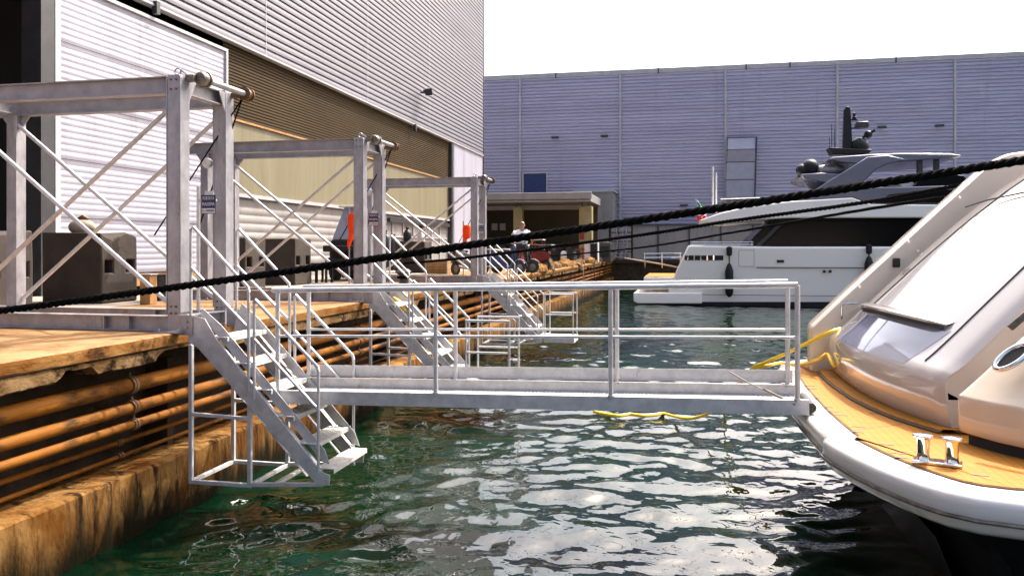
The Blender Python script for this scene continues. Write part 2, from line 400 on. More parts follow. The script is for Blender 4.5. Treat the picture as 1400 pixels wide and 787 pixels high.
qw = thing('quay_wall', 'rust stained concrete ledge and dark recess of the quay wall above the water', 'quay wall', (QX-.3, 20, 0))
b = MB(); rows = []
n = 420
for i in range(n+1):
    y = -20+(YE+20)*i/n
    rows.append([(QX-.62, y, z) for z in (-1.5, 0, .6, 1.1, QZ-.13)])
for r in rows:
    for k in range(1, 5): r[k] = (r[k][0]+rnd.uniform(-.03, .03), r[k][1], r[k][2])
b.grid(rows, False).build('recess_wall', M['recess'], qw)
b = MB(); rows = []
for i in range(900+1):
    y = -20+(YE+20)*i/900
    e = abs(rnd.gauss(0, .005)); 
    if math.sin(y*1.9)+math.sin(y*.83+1) > 1.1: e += rnd.uniform(0, .03)*(.5+.5*math.sin(y*7.3))
    d = .03 if (abs((y-3.1) % 3.3) < .12) else 0
    rows.append([(QX-.64, y, .60), (QX-.2, y, .61+rnd.gauss(0,.008)), (QX-.0-e, y, .615-e*.5), (QX+.022-d-e*.3, y, .60-e), (QX+.03-d+rnd.gauss(0,.002), y, .45), (QX+.03-d+rnd.gauss(0,.002), y, .25), (QX+.02-d+rnd.gauss(0,.003), y, .1), (QX+.0+rnd.gauss(0,.008), y, -.05), (QX, y, -1.5)])
b.grid(rows, True); b.sm = [False if k % 8 < 3 else True for k in range(len(b.sm))]; b.build('ledge', M['ledge'], qw)
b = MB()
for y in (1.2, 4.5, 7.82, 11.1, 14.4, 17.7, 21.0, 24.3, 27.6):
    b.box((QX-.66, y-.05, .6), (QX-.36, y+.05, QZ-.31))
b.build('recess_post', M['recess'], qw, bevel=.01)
# end quay face with wall above
ew = thing('end_quay_wall', 'dark stained end wall of the basin below the pale panels', 'quay wall', (20, YE, 0))
b = MB(); b.box((QX-.3, YE, -1.5), (200, YE+.4, QZ)); b.build('wall_face', M['recess'], ew)
b = MB(); b.box((QX+.1, YE-.25, QZ-.25), (200, YE-.003, QZ+.05)); b.build('coping', M['block'], ew, bevel=.03)

# ---- pipes under the slab
PIPES = [(570, .076, 'thickest rusty pipe, topmost under the quay slab'), (608, .056, 'second rusty pipe from the top below the thickest one'),
         (638, .042, 'middle rusty pipe of the five under the quay slab'), (660, .025, 'thin rusty pipe just below the middle pipe'), (683, .021, 'lowest and thinnest rusty pipe just above the ledge')]
for i, (yy, r, lab) in enumerate(PIPES):
    xc = QX-.16-.20*(i > 2)-r*.5
    z0 = W(0, yy, X=xc).z
    t = thing('rusty_pipe', lab, 'pipe', (xc, 5, z0), 'pipes running along the quay')
    pts = [(xc+.004*math.sin(y*.7+i), y, z0+.006*math.sin(y*.43+2*i)) for y in np.linspace(-10, YE-.02, 90)]
    MB().tube(pts, r, 14).build('pipe_run', M['pipe'], t)
    for y in [5.12+.04*i, 6.95+.02*i, 9.8, 12.6, 15.4, 18.2, 21, 24, 27, 30]:
        c = MB(); c.lathe((xc, y, z0), [(r+.001,-.035),(r+.014,-.035),(r+.014,-.006),(r+.02,-.005),(r+.02,.005),(r+.014,.006),(r+.014,.035),(r+.001,.035)], 16, 'y')
        if i < 3: c.bar((xc, y, z0+r), (xc, y, z0+r+.05), .02, .012); c.bar((xc-r*.8, y+.03, z0-r*.5), (QX-.63, y+.03, z0-r*.5), .03, .03)
        c.build('clamp', M['clamp'], t)

# ================================================================== LEFT HANGAR
XB = -11.5
ZC = EYE+5.37                    # lower edge of the upper cladding
def corrugated_x(mb, x, y0, y1, z0, z1, pitch, d, flat=.72, lap=False):
    """horizontal ribs on a wall that faces +X"""
    z = z0; prof = []
    while z < z1-1e-6:
        if lap:
            prof += [(d, z), (d*.98, z+pitch*.3), (d*.25, z+pitch*.86), (0, z+pitch*.9), (0, z+pitch*.985)]
        else:
            prof += [(0, z), (0, z+pitch*(1-flat)/2), (d, z+pitch*.5*(1-flat)+pitch*.12), (d, z+pitch*.88)]
        z += pitch
    rows = [[(x+a, y0, zz) for a, zz in prof], [(x+a, y1, zz) for a, zz in prof]]
    mb.grid(rows, False)
def corrugated_y(mb, y, x0, x1, z0, z1, pitch, d):
    z = z0; prof = []
    while z < z1-1e-6:
        prof += [(0, z), (0, z+pitch*.18), (-d, z+pitch*.32), (-d, z+pitch*.86)]
        z += pitch
    mb.grid([[(x1, y+a, zz) for a, zz in prof], [(x0, y+a, zz) for a, zz in prof]], False)
YC = 45.5
ha = thing('hangar', 'tall hangar along the left quay with lavender ribbed cladding, white sliding door and brown band', 'hangar', (XB-10, 20, QZ))
b = MB(); corrugated_x(b, XB, -14, YC, ZC+.02, 19.6, .2, .036, lap=True); b.build('upper_cladding', M['clad'], ha)
b = MB()
for y in (4.5, 13.2, 20.6, 28.0, 35.4):
    b.box((XB+.0365, y-.012, ZC+.02), (XB+.0385, y+.012, 19.6))
b.build('cladding_seams', M['trim'], ha)
b = MB(); b.box((XB-.14, -14, ZC-.035), (XB+.06, YC, ZC+.018)); b.build('drip_edge', M['trim'], ha, bevel=.008)
b = MB(); b.box((XB-.05, YC, QZ), (XB+.05, YC+.1, 19.7)); b.build('corner_flashing', M['darkgrey'], ha)
b = MB(); b.box((XB-24, -14, 19.6), (XB+.12, YC+.2, 19.9)); b.build('roof', M['trim'], ha)
b = MB(); b.box((XB-24, YC-.3, QZ), (XB-.06, YC-.003, 19.6)); b.box((XB-24, -14, QZ), (XB-.06, -13.7, 19.6)); b.box((XB-24.3, -14, QZ), (XB-24, YC, 19.6)); b.build('rear_walls', M['clad'], ha)
# open doorway (dark inside) and sliding door
YO = 12.67; YD = 18.7; YR = 39.0
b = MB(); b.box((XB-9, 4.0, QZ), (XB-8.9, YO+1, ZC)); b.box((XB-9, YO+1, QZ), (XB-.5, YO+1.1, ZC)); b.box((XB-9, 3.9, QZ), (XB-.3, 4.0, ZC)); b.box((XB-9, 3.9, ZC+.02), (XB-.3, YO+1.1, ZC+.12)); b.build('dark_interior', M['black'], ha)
b = MB(); b.box((XB-.3, -14, QZ), (XB-.06, 4.0, ZC-.04)); b.build('front_wall', M['door_white'], ha)
b = MB(); b.box((XB-.4, YO-.12, QZ), (XB+.02, YO+.20, ZC-.04)); b.build('door_jamb', M['darkgrey'], ha)
dr = thing('sliding_door', None, None); dr.parent = ha; dr['label'] = 'huge white sliding door of ribbed horizontal panels'; dr.location = (0, 0, 0)
b = MB()
zt = EYE+5.1; zb = EYE-.52; npan = 5
b.box((XB-.28, YO+.35, zb), (XB-.03, YD-.09, zt-.08))
hp = (zt-.08-zb)/npan
for k in range(npan):
    corrugated_x(b, XB-.028, YO+.35, YD-.09, zb+hp*k+.01, zb+hp*(k+1)-.04, hp/9.0, .007)
dp = b.build('door_panels', M['door_white'], dr)
b = MB()
for k in range(1, npan): b.box((XB-.012, YO+.35, zb+hp*k-.014), (XB-.010, YD-.09, zb+hp*k+.002))
b.build('panel_joint', M['seam'], dr)
b = MB(); b.box((XB-.3, YO+.21, zb-.3), (XB+.03, YO+.349, zt)); b.box((XB-.3, YD-.089, zb-.3), (XB+.03, YD, zt)); b.box((XB-.3, YO+.35, zt-.079), (XB+.03, YD-.09, zt)); b.build('door_frame', M['trim'], dr, bevel=.01)
b = MB(); b.box((XB-.2, YO+.36, zb-.3), (XB-.06, YD-.16, zb-.004)); b.build('bottom_rail', M['wood'], dr)
# brown band, beige band, white lower wall
XR = XB-.15
b = MB(); corrugated_x(b, XR, YD+.002, YR, EYE+3.42, ZC+.1, .085, .03); b.build('brown_band', M['brown'], ha)
b = MB(); b.box((XR-.02, YD+.002, EYE+3.36), (XR+.06, YR, EYE+3.418)); b.build('band_flashing', M['wood'], ha)
b = MB(); b.box((XR-.2, YD+.002, EYE+1.46), (XR+.005, YR, EYE+3.358)); b.build('beige_wall', M['beige'], ha)
b = MB(); b.box((XR-.1, YD+.002, EYE+1.36), (XR+.09, YR, EYE+1.458)); b.build('ledge_flashing', M['trim'], ha)
b = MB(); b.box((XR-.2, YD+.002, QZ), (XR-.03, YR, EYE+1.358)); corrugated_x(b, XR-.028, YD+.002, 30.5, EYE-.5, EYE+1.34, .23, .016); b.build('lower_wall', M['panel'], ha)
b = MB(); b.box((XR-.02, 30.5, EYE+1.05), (XR+.12, YR-.1, EYE+1.22)); b.build('dark_duct', M['darkgrey'], ha)
b = MB()
for k in range(6): b.box((XR-.01, 31+1.3*k, QZ+.3), (XR+.03, 31.06+1.3*k, EYE+1.05))
b.box((XR-.01, 31, EYE+.45), (XR+.028, YR-.3, EYE+.5)); b.build('wall_battens', M['trim'], ha)
b = MB(); b.box((XB-.4, YR, QZ), (XB+.03, YR+.35, ZC-.04)); b.build('band_end_post', M['darkgrey'], ha)
b = MB(); b.box((XB-.3, YR+.351, QZ), (XB-.005, YC-.003, ZC-.04)); b.build('corner_wall', M['door_white'], ha)
b = MB(); b.box((XB-.3, YR+.6, QZ), (XB+.0, YR+.62, ZC-.06)); b.box((XB-.3, YR+2.4, QZ), (XB+.0, YR+2.42, ZC-.06)); b.build('corner_wall_joint', M['darkgrey'], ha)
# cladding fixings
b = MB()
for (x, y) in ((143, 32), (215, 62)):
    p = W(160+x/2.692 if False else x*0+ (213 if x==143 else 567), 10 if x==143 else 174, X=XB+.05)
    b.box((XB-.0, p.y-.06, p.z-.16), (XB+.12, p.y+.06, p.z+.12))
b.build('drip_bracket', M['darkgrey'], ha)
p = W(575, 127, X=XB+.05)
fl = thing('floodlight', 'small dark floodlight on the upper lavender cladding of the left hangar', 'wall lamp', p)
MB().bar(p, p+Vector((.45,0,-.02)), .06, .06).build('bracket', M['darkgrey'], fl)
MB().bar(p+Vector((.3,-.25,-.04)), p+Vector((.62,-.25,-.02)), .02, .3).bar(p+Vector((.35,-.22,.02)), p+Vector((.35,.25,.02)), .32, .12).build('lamp_housing', M['darkgrey'], fl, bevel=.02)

# ================================================================== FAR HANGAR
YF = 64.0; ZF = EYE+14.05
fh = thing('hangar', 'wide blue grey ribbed hangar closing the far end of the basin', 'hangar', (6, YF+10, QZ))
b = MB(); corrugated_y(b, YF, -48, 70, QZ, ZF-.4, .27, .075); b.build('cladding', M['clad_far'], fh)
b = MB(); b.box((-48, YF-.12, ZF-.38), (70, YF+.3, ZF)); b.build('roof_trim', M['trim'], fh, bevel=.03)
b = MB(); b.box((-48, YF+.31, ZF-.3), (70, YF+40, ZF-.05)); b.box((-48, YF+.2, QZ), (-47.8, YF+40, ZF-.3)); b.box((69.8, YF+.2, QZ), (70, YF+40, ZF-.3)); b.box((-48, YF+39.8, QZ), (70, YF+40, ZF-.3)); b.build('roof', M['trim'], fh)
for x in (711, 848, 992, 1145, 1306):
    p = W(x, 200, Y=YF-.15)
    b = MB(); b.box((p.x-.09, YF-.2, QZ), (p.x+.09, YF-.055, ZF-.39)); b.build('downpipe', M['trim'], fh)
for x, y in ((1020, 0), (760, 0), (900, 0), (1080, 0), (1225, 0)):
    p = W(x, 100, Y=YF-.13); b = MB(); b.box((p.x-.04, YF-.17, ZF-.42), (p.x+.04, YF-.122, ZF+.02)); b.build('trim_joint', M['darkgrey'], fh)
a = W(716, 265, Y=YF-.1); c = W(747, 237, Y=YF-.1)
f = MB(); f.box((a.x-.12, YF-.16, a.z-.12), (c.x+.12, YF-.05, a.z)); f.box((a.x-.12, YF-.16, c.z), (c.x+.12, YF-.05, c.z+.12)); f.box((a.x-.12, YF-.16, a.z), (a.x, YF-.05, c.z)); f.box((c.x, YF-.16, a.z), (c.x+.12, YF-.05, c.z))
fr = f.build('window_frame', M['trim'], fh); MB().box((a.x, YF-.11, a.z), (c.x, YF-.06, c.z)).build('window_pane', M['blue'], fr)
for x, y, lab in ((760, 189, 'leftmost lamp of the row on the far hangar wall, above the blue window'), (827, 187, 'wall lamp second from left on the far hangar, left of a downpipe'), (1204, 175, 'wall lamp on the far hangar just right of the yacht radar mast'), (1282, 173, 'rightmost wall lamp on the far hangar'), (935, 281, 'small low wall lamp above the far yacht flag')):
    p = W(x, y, Y=YF-.06); t = thing('wall_lamp', lab, 'wall lamp', p, 'lamps on the far hangar wall')
    MB().bar(p, p+Vector((0,-.35,.05)), .08, .08).build('bracket', M['darkgrey'], t)
    MB().bar(p+Vector((-.3,-.42,0)), p+Vector((.3,-.42,0)), .3, .16).build('lamp_housing', M['darkgrey'], t, bevel=.04)
# bent silver duct
dt = thing('wall_duct', 'tall silver sheet metal duct fixed to the far hangar wall', 'duct', W(1010, 290, Y=YF-.2))
P = [W(1011, 272, Y=YF-.5), W(1011, 246, Y=YF-.55), W(1012, 222, Y=YF-.5), W(1013, 205, Y=YF-.75), W(1013, 189, Y=YF-.25)]
wd = 35/1100*62/2
for k in range(4):
    q0, q1 = P[k], P[k+1]; b = MB()
    g = .02
    b.add([(q0.x-wd, q0.y-.35, q0.z+g),(q0.x+wd, q0.y-.35, q0.z+g),(q0.x+wd, YF-.06, q0.z+g),(q0.x-wd, YF-.06, q0.z+g),(q1.x-wd, q1.y-.35, q1.z-g),(q1.x+wd, q1.y-.35, q1.z-g),(q1.x+wd, YF-.06, q1.z-g),(q1.x-wd, YF-.06, q1.z-g)], [(0,3,2,1),(4,5,6,7),(0,1,5,4),(1,2,6,5),(2,3,7,6),(3,0,4,7)])
    b.build('duct_section', M['duct'], dt)
for q in P: b = MB(); b.box((q.x-wd-.05, q.y-.39, q.z-.02), (q.x+wd+.05, YF-.058, q.z+.02)); b.build('duct_flange', M['darkgrey'], dt)
b = MB(); p = W(1029, 230, Y=YF-.9); b.tube([(P[0].x+wd+.1, YF-.9, P[0].z),(P[4].x+wd+.1, YF-.9, P[4].z)], .06, 6); b.build('duct_pipe', M['darkgrey'], dt)

# ---- open shed at the quay end
sx0, sx1 = W(662, 270, Y=52).x, W(800, 270, Y=52).x
zs0, zs1 = W(700, 277, Y=52).z, W(700, 266, Y=52).z
sh = thing('open_shed', 'open fronted shed with pale flat roof at the far end of the quay', 'shed', ((sx0+sx1)/2, 55, QZ))
b = MB(); b.box((sx0-3, 51.5, zs0), (sx1+.4, 58, zs1)); b.box((sx0-3, 51.3, zs0+.15), (sx1+.5, 51.499, zs1+.06)); b.box((sx0-3, 51.4, zs0-.02), (sx1+.45, 51.51, zs0+.1)); b.build('roof', M['panel'], sh, bevel=.03)
b = MB(); b.box((sx0-3, 57.7, QZ), (sx1+.2, 57.9, zs0)); b.box((sx0-3.1, 52.5, QZ), (sx0-2.95, 57.7, zs0)); b.build('back_wall', M['olive'], sh)
for x in (709, 801):
    p = W(x, 300, Y=52.5); wd_ = .3 if x < 750 else .42
    b = MB(); b.box((p.x-wd_, 52.2, QZ), (p.x+wd_, 52.2+2*wd_, zs0-.28)); b.build('column', M['yellowcol'], sh, bevel=.03)
    b = MB(); b.box((p.x-wd_*.7, 52.25, zs0-.28), (p.x-wd_*.4, 52.4, zs0)); b.box((p.x+wd_*.4, 52.25, zs0-.28), (p.x+wd_*.7, 52.4, zs0)); b.build('column_head', M['darkgrey'], sh)
b = MB(); b.bar((sx0-3, 54, zs0-.25), (sx1, 54, zs0-.25), .1, .3); b.build('roof_beam', M['panel'], sh)
p = W(799, 320, Y=52.1); MB().box((p.x-.3, 52.12, p.z-.35), (p.x-.02, 52.18, p.z+.35)).build('red_notice', M['red'], sh)
for x in (676, 687):
    p = W(x, 310, Y=57.6); MB().box((p.x-.22, 57.62, p.z-.25), (p.x+.22, 57.69, p.z+.25)).build('notice', M['trim'], sh)
# outbuilding behind shed
a = W(812, 300, Y=60.5); c = W(838, 262, Y=60.5)
ob_ = thing('concrete_annex', 'plain grey concrete annex between the shed and the pale panel wall', 'building', (a.x, 62, QZ))
b = MB(); b.box((a.x-1.5, 60.6, QZ), (c.x, YF-.1, c.z)); b.build('wall', M['panel'], ob_, bevel=.02)
b = MB(); b.box((a.x-1.6, 60.5, c.z), (c.x+.1, YF-.06, c.z+.15)); b.build('roof', M['trim'], ob_)
# pale panel wall behind the far yacht
pw = thing('panel_wall', 'long low pale panelled wall behind the stern of the far yacht', 'wall', (2, YE+.8, QZ))
x0 = W(858, 330, Y=YE+.6).x; zt = W(900, 309, Y=YE+.6).z
x = x0; k = 0
while x < 40:
    wpan = 2.25; b = MB(); b.box((x+.03, YE+.6, QZ+.05), (x+wpan-.03, YE+.75, zt)); b.build('panel', M['panel'], pw, bevel=.01)
    b = MB(); b.box((x+wpan-.06, YE+.52, QZ), (x+wpan+.06, YE+.8, zt+.02)); b.build('post', M['darkgrey'], pw); x += wpan; k += 1
b = MB(); b.box((x0-.1, YE+.5, zt+.02), (41, YE+.9, zt+.14)); b.build('cap', M['darkgrey'], pw)
# ================================================================== GANTRIES AND BOARDING STAIRS
PX = -5.22                      # water-side posts
LX = -8.04                      # land-side posts
Y1, Y2 = 7.55, 8.40
ZB0, ZB1 = QZ+.005, QZ+.17      # base beams
ZT = EYE+1.81                   # top of the frame
def make_gantry():
    g = thing('steel_gantry', 'nearest galvanised steel gantry frame with crossed braces, in front of the white sliding door', 'gantry', ((PX+LX)/2, (Y1+Y2)/2, QZ), 'steel gantries along the quay edge')
    hw = .075
    for x in (PX, LX):
        for y in (Y1, Y2):
            b = MB(); b.box((x-.07, y-hw, ZB1 if x == LX else ZB0), (x+.07, y+hw, ZT if x == PX else ZT-.19))
            if x == PX: b.box((x+.07, y-hw-.006, ZB0+.2), (x+.085, y+hw+.006, ZT-.02)); b.box((x-.085, y-hw-.006, ZB0+.2), (x-.07, y+hw+.006, ZT-.02))
            po = b.build('post', M['galv'], g, bevel=.004)
    # top beams
    for y in (Y1, Y2):
        b = MB(); b.ibeam((PX-.086, y, ZT-.10), (LX-.35, y, ZT-.10), .12, .185); b.build('top_beam', M['galv2'], g)
        b = MB(); b.add([(LX+.07, y-.01, ZT-.195), (LX+.20, y-.01, ZT-.195), (LX+.07, y-.01, ZT-.36), (LX+.07, y+.01, ZT-.195), (LX+.20, y+.01, ZT-.195), (LX+.07, y+.01, ZT-.36)], [(0,1,2),(5,4,3),(0,3,4,1),(1,4,5,2),(2,5,3,0)]); b.build('gusset', M['galv'], g); b = MB()
        b.add([(LX-.07, y-.01, ZT-.195), (LX-.20, y-.01, ZT-.195), (LX-.07, y-.01, ZT-.36), (LX-.07, y+.01, ZT-.195), (LX-.20, y+.01, ZT-.195), (LX-.07, y+.01, ZT-.36)], [(0,1,2),(5,4,3),(0,3,4,1),(1,4,5,2),(2,5,3,0)]); b.build('gusset', M['galv'], g)
    for x in (PX, LX):
        b = MB(); b.ibeam((x, Y1+hw+.007, ZT-.10), (x, Y2-hw-.007, ZT-.10), .12, .16); b.build('top_beam', M['galv2'], g)
    for y, s in ((Y1, 1), (Y2, -1)):     # corner plates on the water side
        b = MB(); q = y+s*(hw+.007)
        b.add([(PX+.066, q, ZT-.03), (PX+.066, q+s*.13, ZT-.03), (PX+.066, q, ZT-.26), (PX+.08, q, ZT-.03), (PX+.08, q+s*.13, ZT-.03), (PX+.08, q, ZT-.26)], [(0,1,2),(5,4,3),(0,3,4,1),(1,4,5,2),(2,5,3,0)]); b.build('gusset', M['galv'], g)
    # base beams
    zc = (ZB0+ZB1)/2
    for y in (Y1, Y2):
        b = MB(); b.ibeam((PX-.088, y, zc), (LX-.35, y, zc), .13, .16)
        for x in (PX-.55, PX-.85): b.box((x-.006, y-.06, ZB0+.013), (x+.006, y+.06, ZB1-.013))
        b.build('base_beam', M['galv'], g)
    for x in (PX+.01, LX):
        b = MB(); b.ibeam((x, Y1+hw+.007, zc), (x, Y2-hw-.007, zc), .13, .155); b.build('base_beam', M['galv'], g)
    # crossed braces in both frames
    for y, s in ((Y1, -1), (Y2, -1)):
        for k, (xa, za, xb, zb_) in enumerate(((LX+.05, ZT-.30, PX-.075, ZB1+.12), (PX-.075, ZT-.30, LX+.05, ZB1+.08))):
            yo = y+(-.03 if k == 0 else .03)
            b = MB(); b.tube([(xa, yo, za), (xb, yo, zb_)], .024, 12); b.build('brace', M['alu'], g)
    # foot plates with bolts, and bolted joints under the top beams
    for x in (PX, LX):
        for y, sg_ in ((Y1, -1), (Y2, 1)):
            b = MB(); b.box((x-.15, y+sg_*.07, QZ+.002), (x+.15, y+sg_*.20, QZ+.016))
            for q in (-.11, .11): b.lathe((x+q, y+sg_*.16, QZ+.016), [(.016,0),(.016,.018),(.008,.03)], 6)
            b.build('foot_plate', M['galv'], g)
    for y, sg_ in ((Y1, -1), (Y2, -1)):
        b = MB()
        for q in (-.03, .03):
            for z in (ZT-.05, ZT-.15, ZB1+.03, ZB1+.10): b.lathe((PX+q, y-.077-.012, z), [(.004,0),(.012,.001),(.012,.012)], 6, 'y')
        b.bar((PX-.0, y-.081, ZT-.10), (PX+.0, y-.081, ZT-.101), .11, .16, (0,1,0)) if False else None
        b.build('bolts', M['steel_dark'], g)
    # lifting shaft on the water side
    sx = PX+.22; sz = ZT-.02
    sh_ = MB(); sh_.tube([(sx, Y1+.2, sz), (sx, Y2+.10, sz)], .034, 14)
    shaft = sh_.build('lifting_shaft', M['chrome' if False else 'galv'], g)
    b = MB(); b.lathe((sx, Y1+.10, sz), [(.03,-.055),(.06,-.05),(.075,-.03),(.075,.03),(.055,.032),(.055,.05),(.085,.052),(.085,.075),(.04,.08)], 18, 'y'); b.box((PX+.086, Y1+.0, sz-.035), (sx-.04, Y1+.09, sz+.03)); b.build('motor', M['clamp' if False else 'steel_dark'], shaft)
    b = MB(); b.lathe((sx, Y2+.13, sz), [(.03,-.06),(.08,-.055),(.08,-.04),(.05,-.035),(.055,.0),(.05,.03),(.08,.04),(.08,.055),(.03,.06)], 18, 'y'); b.torus((sx, Y2+.13, sz), .055, .012, 'y'); b.torus((sx, Y2+.145, sz), .055, .012, 'y'); b.box((PX+.086, Y2+.02, sz-.06), (sx-.03, Y2+.045, sz+.0)); b.build('rope_drum', M['clamp'], shaft)
    b = MB(); b.torus((PX, Y1, ZT+.045), .035, .009, 'y', 16, 6); b.tube([(PX+.03, Y1, ZT+.065), (PX+.09, Y1+.02, ZT+.02)], .01, 6); b.build('lifting_eye', M['galv'], g)
    # hoisting wires
    dr_ = (sx-.05, Y2+.12, sz-.05)
    for e in ((PX-.50, Y1+.3, QZ+1.02), (PX-.22, Y2-.15, QZ+1.1)):
        MB().tube([dr_, e], .009, 6).build('hoist_wire', M['rope'], g)
    # lamp globe on the rear water-side post
    b = MB(); b.ball((PX-.17, Y2-.05, EYE+.98), .062, 14, 9); lg = b.build('lamp_globe', M['white'], g)
    MB().bar((PX-.07, Y2-.05, EYE+.98), (PX-.12, Y2-.05, EYE+.98), .03, .03).build('lamp_bracket', M['galv'], lg)
    return g
def rail_section(parent, pts, name='handrail', posts=(), r=.0185, pr=.016):
    b = MB(); b.tube(pts, r, 8); h = b.build(name, M['alu'], parent)
    for p0, p1 in posts: MB().tube([p0, p1], pr, 8).build('rail_post', M['alu'], h)
    return h
SN, SF = 7.45, 8.32             # near and far stringer planes
SXT, SZT = -4.97, EYE-.74; SXB, SZB = -3.56, EYE-2.24
def sline(t): return Vector((SXT+(SXB-SXT)*t, 0, SZT+(SZB-SZT)*t))
def make_stair():
    s = thing('boarding_stair', 'nearest aluminium boarding stair hanging from the quay beside the gangway end', 'stair', (SXT, (SN+SF)/2, QZ), 'boarding stairs hanging over the water')
    d = (sline(1)-sline(0)).normalized(); up = Vector((-d.z, 0, d.x)) if d.x > 0 else Vector((d.z, 0, -d.x))
    if up.z < 0: up = -up
    for y in (SN, SF):
        b = MB(); a = sline(0)-up*.02; e = sline(1)-up*.02
        prof = [a+Vector((-.06, 0, .0))+up*.09, sline(.04)+up*.105, sline(.16)+up*.06, e+up*.04, Vector((SXB+.11, 0, SZB-.02)), Vector((SXB+.10, 0, SZB-.12)), Vector((SXB-.02, 0, SZB-.13)), sline(.12)-up*.16, Vector((SXT-.07, 0, SZT-.23))]
        b.prism([(p.x, p.z) for p in prof], y-.005, y+.005)
        # flange along the upper and lower edges
        s_ = 1 if y == SN else -1
        b.bar(sline(.16)+up*.04+Vector((0, y+s_*.03, 0)), sline(1)+up*.02+Vector((0, y+s_*.03, 0)), .05, .006, up)
        b.bar(sline(.14)-up*.152+Vector((0, y+s_*.03, 0)), sline(.97)-up*.14+Vector((0, y+s_*.03, 0)), .05, .006, up)
        st = b.build('stringer', M['alu'], s, bevel=.002)
        b = MB(); yk = y+(.055 if y == SN else -.055)
        b.prism([(p.x, p.z) for p in (sline(-.02)+up*.13, sline(.12)+up*.17, sline(.93)+up*.17, sline(1.0)+up*.11, sline(.97)+up*.07, sline(.0)+up*.06)], yk-.003, yk+.003)
        b.build('kick_plate', M['alu'], st)
    ntr = 6
    for k in range(ntr):
        t = (k+.75)/(ntr-.25+.0); t = min(t, .985); c = sline(t)
        b = MB(); zz = c.z+.02; x0, x1 = c.x-.03, c.x+.20
        if k == ntr-1: x1 -= .03
        b.box((x0, SN+.012, zz-.008), (x1, SF-.012, zz)); b.box((x1-.008, SN+.012, zz-.045), (x1, SF-.012, zz-.009)); b.box((x0, SN+.012, zz-.04), (x0+.008, SF-.012, zz-.009))
        for q in range(7):
            xx = x0+.015+(x1-x0-.03)*q/6; b.box((xx-.003, SN+.02, zz), (xx+.003, SF-.02, zz+.005))
        b.build('tread', M['alu_grip'], s)
    # handrails, an upper and a lower section on both sides, two rails each
    for y in (SN, SF):
        H = .62*1.32
        A = lambda t, h: sline(t)+Vector((0, y, h))
        ztop = EYE+.215
        u0 = Vector((SXT+.0, y, ztop)); u1 = Vector((SXT+.62, y, ztop-.615))
        l0 = Vector((SXT+.70, y, ztop-.74)); l1 = Vector((SXT+1.385, y, ztop-1.40))
        def zs_(x): return SZT+(SZB-SZT)*(x-SXT)/(SXB-SXT)
        rail_section(s, [u0+Vector((-.035, 0, -.03)), u0, u1, u1+Vector((.012, 0, -.05))], posts=[((u0.x-.03, y, u0.z-.02), (u0.x-.03, y, SZT-.02)), ((u1.x+.008, y, u1.z-.03), (u1.x+.008, y, zs_(u1.x)-.05))])
        rail_section(s, [u0+Vector((-.02, 0, -.42)), u1+Vector((0, 0, -.41))], 'mid_rail', r=.016)
        rail_section(s, [l0+Vector((-.015, 0, -.03)), l0, l1, l1+Vector((.012, 0, -.05))], posts=[((l0.x-.01, y, l0.z-.02), (l0.x-.01, y, zs_(l0.x)-.05)), ((l1.x+.01, y, l1.z-.03), (l1.x+.01, y, zs_(l1.x)-.03))])
        rail_section(s, [l0+Vector((-.01, 0, -.40)), l1+Vector((0, 0, -.42))], 'mid_rail', r=.016)
    # hanging support frame
    zf = EYE-2.44; xa, xb_ = SXT-.04, SXT+.63
    b = MB()
    for y in (SN+.02, SF-.05):
        b.bar((xa, y, SZT-.26), (xa, y, zf), .04, .04); b.bar((xb_, y, SZT-.80), (xb_, y, zf), .04, .04)
        b.bar((xa+.021, y, zf+.02), (xb_-.021, y, zf+.02), .04, .04); b.bar((xa+.021, y, SZT-.98), (xb_-.021, y, SZT-1.0), .035, .035)
        b.bar((xb_+.021, y, zf+.03), (SXB+.02, y, SZB-.12), .04, .04)
    for x in (xa, xb_): b.bar((x, SN+.041, zf+.02), (x, SF-.071, zf+.02), .04, .04)
    b.bar((xb_+.28, SN+.041, zf+.045), (xb_+.28, SF-.071, zf+.045), .05, .03)
    b.build('support_frame', M['alu'], s, bevel=.003)
    # hinge plates by which it hangs on the gantry
    for y in (SN-.012, SF+.012):
        b = MB(); b.box((SXT-.16, y-.006, SZT-.16), (SXT-.0, y+.006, SZT+.045))
        if y < SN:
            for z in (SZT-.02, SZT-.08): b.lathe((SXT-.07, SN-.026, z), [(.016,-.008),(.016,.012)], 8, 'y')
        b.build('hinge_plate', M['galv'], s)
    return s
def make_landing(s, yoff):
    """little railed landing at the foot of a stair"""
    y0, y1 = SN+yoff-.02, SF+yoff-.1; x0, x1 = -3.42, -2.66; zd = EYE-2.2; zt_ = EYE-1.15
    b = MB(); b.box((x0, y0, zd-.14), (x1, y1, zd)); la = b.build('landing', M['alu_grip'], s, bevel=.004)
    for y in (y0+.02, y1-.02):
        rail_section(la, [(x0+.02, y, zt_), (x1-.02, y, zt_)], 'landing_rail', [], .02)
        rail_section(la, [(x0+.02, y, zt_-.5), (x1-.02, y, zt_-.5)], 'landing_rail', [], .016)
        for x in (x0+.03, x1-.03): MB().tube([(x, y, zd), (x, y, zt_)], .018, 8).build('rail_post', M['alu'], la)
DY2, DY3 = 4.88, 12.25
g1 = make_gantry()
g2 = copy_tree(g1); g2.location.y += DY2; g2['label'] = 'second galvanised steel gantry, middle one of three, before the beige wall band'
g3 = copy_tree(g1); g3.location.y += DY3; g3['label'] = 'farthest and smallest of the three steel gantries, nearest the men'
s1 = make_stair()
s2 = copy_tree(s1); s2.location.y += DY2; s2['label'] = 'second aluminium boarding stair, the one with a yellow strap and railed landing'
make_landing(s2, DY2)
